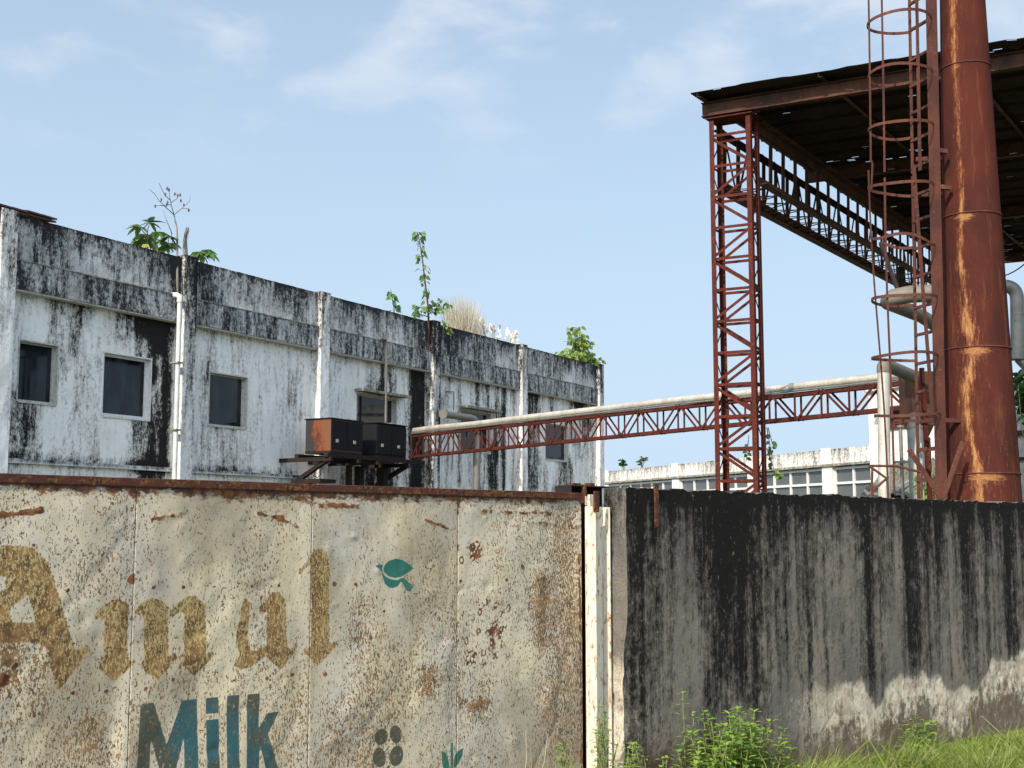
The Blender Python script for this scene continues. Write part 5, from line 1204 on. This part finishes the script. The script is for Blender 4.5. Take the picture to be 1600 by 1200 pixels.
weed('dense bright green weed bush at the wall foot, biggest of the weeds', 1135, 1108, .30, .36, 80, .062, MAT['weed_leaf'], 81)
weed('sparse upright weed with paired leaves between post and big weed bush', 1010, 1128, .16, .16, 7, .05, MAT['weed_leaf'], 82)
weed('tall single stemmed weed left of the big weed bush', 1070, 1085, .14, .10, 4, .045, MAT['weed_leaf'], 83)
weed('thin leggy weed in front of the cream gate post', 934, 1088, .06, .13, 9, .042, MAT['weed_leaf'], 84)
weed('low leafy weed at the right end of the gate sheet', 893, 1135, .16, .10, 6, .05, MAT['weed_leaf'], 85)
weed('broad leaved weed against the pale bare plaster of the wall', 1425, 1118, .14, .16, 10, .07, MAT['weed_leaf'], 86)
weed('small weed low in the grass below the darkest wall streaks', 1200, 1150, .3, .18, 9, .045, MAT['weed_leaf'], 87)
weed('low spreading weed just left of the sparse upright weed', 975, 1150, .22, .16, 10, .045, MAT['weed_leaf'], 88)
rng.seed(5); b = MB(); bs = WALL.pt(WALL.S(835, .05), 0, .05)
for k in range(9):
    e = bs+WALL.u*rng.uniform(-.14, .16)+WALL.n*rng.uniform(-.05, .1)+Vector((0, 0, rng.uniform(.55, .78))); twig(b, wavy(bs+WALL.u*rng.uniform(-.05, .05), e, 6, .08), .003, .0015, 4)
tag(b.build('dry_stalks', MAT['dry_grass'], None), 'dry straw stalks standing against the lower gate sheet', 'stalks'); add_tone(bpy.data.objects['dry_stalks'], 4, 2)

# ------------------------------------------------------------------ grass
rs_ = np.random.RandomState(3); nbl = 70000
s_g = rs_.uniform(WALL.S(900), WALL.S(1600)+2.2, nbl); o_g = np.abs(rs_.gamma(1.3, .55, nbl)); o_g = np.where(o_g > 2.8, rs_.uniform(.02, 2.8, nbl), o_g)+.015
clump = fbm(s_g*3, o_g*3, 501); left = np.clip((WALL.S(1600)-s_g)/(WALL.S(1600)-WALL.S(1000)), 0, 1)
hmax = .17+.30*left**.8; hg = hmax*(.25+.6*rs_.rand(nbl))*(.15+1.5*clump)
tallm = rs_.rand(nbl) < .012; hg = np.where(tallm, hg*1.7, hg)
hg = hg*np.where(o_g > 1.4, .75, 1)
base = np.array(WALL.o)[None]+s_g[:, None]*np.array(WALL.u)[None]+o_g[:, None]*np.array(WALL.n)[None]
az = rs_.uniform(0, 2*np.pi, nbl); bend_ = hg*rs_.uniform(.2, 1.5, nbl); bd_ = np.stack([np.cos(az), np.sin(az), 0*az], -1)
bdn = (bd_*np.array(WALL.n)[None]).sum(1); bd_ = np.where(((bdn < 0) & (o_g < .35))[:, None], -bd_, bd_)
wd = rs_.uniform(.0018, .0042, nbl); fa = rs_.uniform(0, np.pi, nbl); sd = np.stack([np.cos(fa), np.sin(fa), 0*fa], -1)
V = np.zeros((nbl, 7, 3)); zv = np.array([0, 0, 1.0]); base[:, 2] = GZ-.01
for k, (t, wk) in enumerate(((0, 1), (.4, .95), (.75, .65))):
    c = base+zv*(hg*(t if t < .75 else .7))[:, None]*1.0+bd_*(bend_*t*t)[:, None]
    V[:, 2*k] = c-sd*(wd*wk)[:, None]; V[:, 2*k+1] = c+sd*(wd*wk)[:, None]
V[:, 6] = base+zv*(hg*np.where(bend_ > .6*hg, .72, .95))[:, None]+bd_*bend_[:, None]
me = bpy.data.meshes.new('grass'); me.vertices.add(nbl*7); me.vertices.foreach_set('co', V.astype(np.float32).ravel())
i7 = (np.arange(nbl)*7)[:, None]
q = np.concatenate([i7+np.array([[0, 1, 3, 2]]), i7+np.array([[2, 3, 5, 4]])], 1).reshape(-1, 4); tr = i7+np.array([[4, 5, 6]])
loops = np.concatenate([q.ravel(), tr.ravel()]); me.loops.add(len(loops)); me.loops.foreach_set('vertex_index', loops.astype(np.int32))
ls = np.concatenate([np.arange(len(q))*4, len(q)*4+np.arange(nbl)*3]); lt = np.concatenate([np.full(len(q), 4), np.full(nbl, 3)])
me.polygons.add(len(ls)); me.polygons.foreach_set('loop_start', ls.astype(np.int32)); me.polygons.foreach_set('loop_total', lt.astype(np.int32))
tone = np.clip(.75*rs_.rand(nbl)+.6*(clump-.35)+np.where(rs_.rand(nbl) < .10, .4, 0), 0, 1)
at = me.attributes.new('tone', 'FLOAT', 'POINT'); at.data.foreach_set('value', np.repeat(tone, 7).astype(np.float32))
me.update(calc_edges=True); me.validate(); me.materials.append(MAT['grass'])
go = bpy.data.objects.new('grass', me); COL.objects.link(go); tag(go, 'short green grass growing along the foot of the mouldy wall', 'grass', kind='stuff')

# small broad leaves of creeping ground cover between the blades
nl_ = 15000; s_l = rs_.uniform(WALL.S(880), WALL.S(1600)+1.5, nl_); o_l = np.abs(rs_.gamma(1.4, .4, nl_))+.03
cl = fbm(s_l*2.2, o_l*2.2, 511); keep = cl > .42; s_l, o_l, cl = s_l[keep], o_l[keep], cl[keep]; nl_ = len(s_l)
lf_ = np.clip((WALL.S(1600)-s_l)/(WALL.S(1600)-WALL.S(1000)), 0, 1)
zl_ = GZ+(.06+.26*lf_**.8)*rs_.rand(nl_)**.8*(.3+1.4*(cl-.3))
c_ = np.array(WALL.o)[None]+s_l[:, None]*np.array(WALL.u)[None]+o_l[:, None]*np.array(WALL.n)[None]; c_[:, 2] = zl_
a_ = rs_.uniform(0, 2*np.pi, nl_); d_ = np.stack([np.cos(a_), np.sin(a_), rs_.uniform(-.3, .5, nl_)], -1); e_ = np.stack([-np.sin(a_), np.cos(a_), rs_.uniform(-.3, .3, nl_)], -1)
Ll = rs_.uniform(.018, .045, nl_)[:, None]
V = np.stack([c_, c_+d_*Ll*.5+e_*Ll*.3, c_+d_*Ll-np.array([0, 0, .006]), c_+d_*Ll*.5-e_*Ll*.3], 1)
me = bpy.data.meshes.new('ground_cover'); me.from_pydata(V.reshape(-1, 3).tolist(), [], (np.arange(nl_*4).reshape(-1, 4)).tolist())
at = me.attributes.new('tone', 'FLOAT', 'POINT'); at.data.foreach_set('value', np.repeat(rs_.rand(nl_), 4).astype(np.float32)); me.materials.append(MAT['weed_leaf'])
gc = bpy.data.objects.new('ground_cover', me); COL.objects.link(gc); tag(gc, 'small leaved creeping weeds mixed into the grass under the wall', 'ground cover', kind='stuff')

# ------------------------------------------------------------------ light and sky
SUN_H = Vector((-.46, -.89, 0)).normalized(); ELEV = R(36)
sdv = Vector((SUN_H.x*math.cos(ELEV), SUN_H.y*math.cos(ELEV), math.sin(ELEV)))
sl = bpy.data.lights.new('sun', 'SUN'); sl.energy = 4.2; sl.angle = R(.6); sl.color = (1, .93, .80)
so = bpy.data.objects.new('sun', sl); COL.objects.link(so); so.rotation_euler = (-sdv).to_track_quat('-Z', 'Y').to_euler(); so.location = sdv*50
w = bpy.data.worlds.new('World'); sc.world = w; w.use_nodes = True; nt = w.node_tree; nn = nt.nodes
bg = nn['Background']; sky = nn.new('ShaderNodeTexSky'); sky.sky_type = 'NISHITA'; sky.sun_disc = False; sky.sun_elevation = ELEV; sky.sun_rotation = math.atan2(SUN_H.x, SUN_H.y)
sky.air_density = 1.0; sky.dust_density = 2.0; sky.ozone_density = 1.0
tc = nn.new('ShaderNodeTexCoord'); sep = nn.new('ShaderNodeSeparateXYZ'); nt.links.new(tc.outputs['Generated'], sep.inputs[0])
def wm(op, a, b_=0.0, clamp=False):
    n = nn.new('ShaderNodeMath'); n.operation = op; n.use_clamp = clamp
    for i, v in enumerate((a, b_)):
        if hasattr(v, 'node'): nt.links.new(v, n.inputs[i])
        else: n.inputs[i].default_value = v
    return n.outputs[0]
zc = wm('MAXIMUM', sep.outputs['Z'], .02); zc = wm('ADD', zc, .06); cx = wm('DIVIDE', sep.outputs['X'], zc); cy = wm('DIVIDE', sep.outputs['Y'], zc)
cmb = nn.new('ShaderNodeCombineXYZ'); nt.links.new(cx, cmb.inputs[0]); nt.links.new(cy, cmb.inputs[1])
nz = nn.new('ShaderNodeTexNoise'); nz.inputs['Scale'].default_value = 3.2; nz.inputs['Detail'].default_value = 6; nz.inputs['Roughness'].default_value = .52; nz.inputs['Distortion'].default_value = .3
mp = nn.new('ShaderNodeMapping'); mp.inputs['Location'].default_value = (3.1, 1.7, 0); mp.inputs['Scale'].default_value = (1.0, .8, 1); nt.links.new(cmb.outputs[0], mp.inputs[0]); nt.links.new(mp.outputs[0], nz.inputs[0])
mr = nn.new('ShaderNodeMapRange'); mr.interpolation_type = 'SMOOTHSTEP'; mr.inputs['From Min'].default_value = .46; mr.inputs['From Max'].default_value = .70; nt.links.new(nz.outputs['Fac'], mr.inputs[0])
el = nn.new('ShaderNodeMapRange'); el.interpolation_type = 'SMOOTHSTEP'; el.inputs['From Min'].default_value = .25; el.inputs['From Max'].default_value = .38; nt.links.new(sep.outputs['Z'], el.inputs[0])
cf = wm('MULTIPLY', wm('MULTIPLY', mr.outputs[0], el.outputs[0]), .6)
hz_ = nn.new('ShaderNodeMapRange'); hz_.interpolation_type = 'SMOOTHSTEP'; hz_.interpolation_type = 'LINEAR'; hz_.inputs['From Min'].default_value = .9; hz_.inputs['From Max'].default_value = .0; hz_.inputs['To Max'].default_value = 1.0; nt.links.new(sep.outputs['Z'], hz_.inputs[0])
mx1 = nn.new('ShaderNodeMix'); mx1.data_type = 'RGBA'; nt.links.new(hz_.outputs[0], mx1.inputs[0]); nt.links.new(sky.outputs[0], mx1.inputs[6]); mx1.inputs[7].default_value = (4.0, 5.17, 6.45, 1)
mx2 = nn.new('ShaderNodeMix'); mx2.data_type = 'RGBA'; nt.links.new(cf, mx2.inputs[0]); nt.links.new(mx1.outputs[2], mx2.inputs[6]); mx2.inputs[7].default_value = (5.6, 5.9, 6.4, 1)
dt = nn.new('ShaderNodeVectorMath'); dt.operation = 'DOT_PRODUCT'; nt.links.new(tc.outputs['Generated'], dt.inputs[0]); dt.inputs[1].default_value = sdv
gl = nn.new('ShaderNodeMapRange'); gl.interpolation_type = 'SMOOTHSTEP'; gl.inputs['From Min'].default_value = -.25; gl.inputs['To Min'].default_value = 1.0; gl.inputs['To Max'].default_value = 2.3; nt.links.new(dt.outputs['Value'], gl.inputs[0])  # extra sky brightness added around the sun, behind the camera, lifting facade and gate
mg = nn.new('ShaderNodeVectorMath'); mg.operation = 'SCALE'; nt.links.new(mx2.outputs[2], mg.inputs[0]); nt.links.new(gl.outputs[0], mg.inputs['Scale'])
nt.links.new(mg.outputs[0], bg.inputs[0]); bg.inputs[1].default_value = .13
sc.view_settings.view_transform = 'Standard'; sc.view_settings.look = 'None'; sc.view_settings.exposure = .22; sc.view_settings.gamma = 1
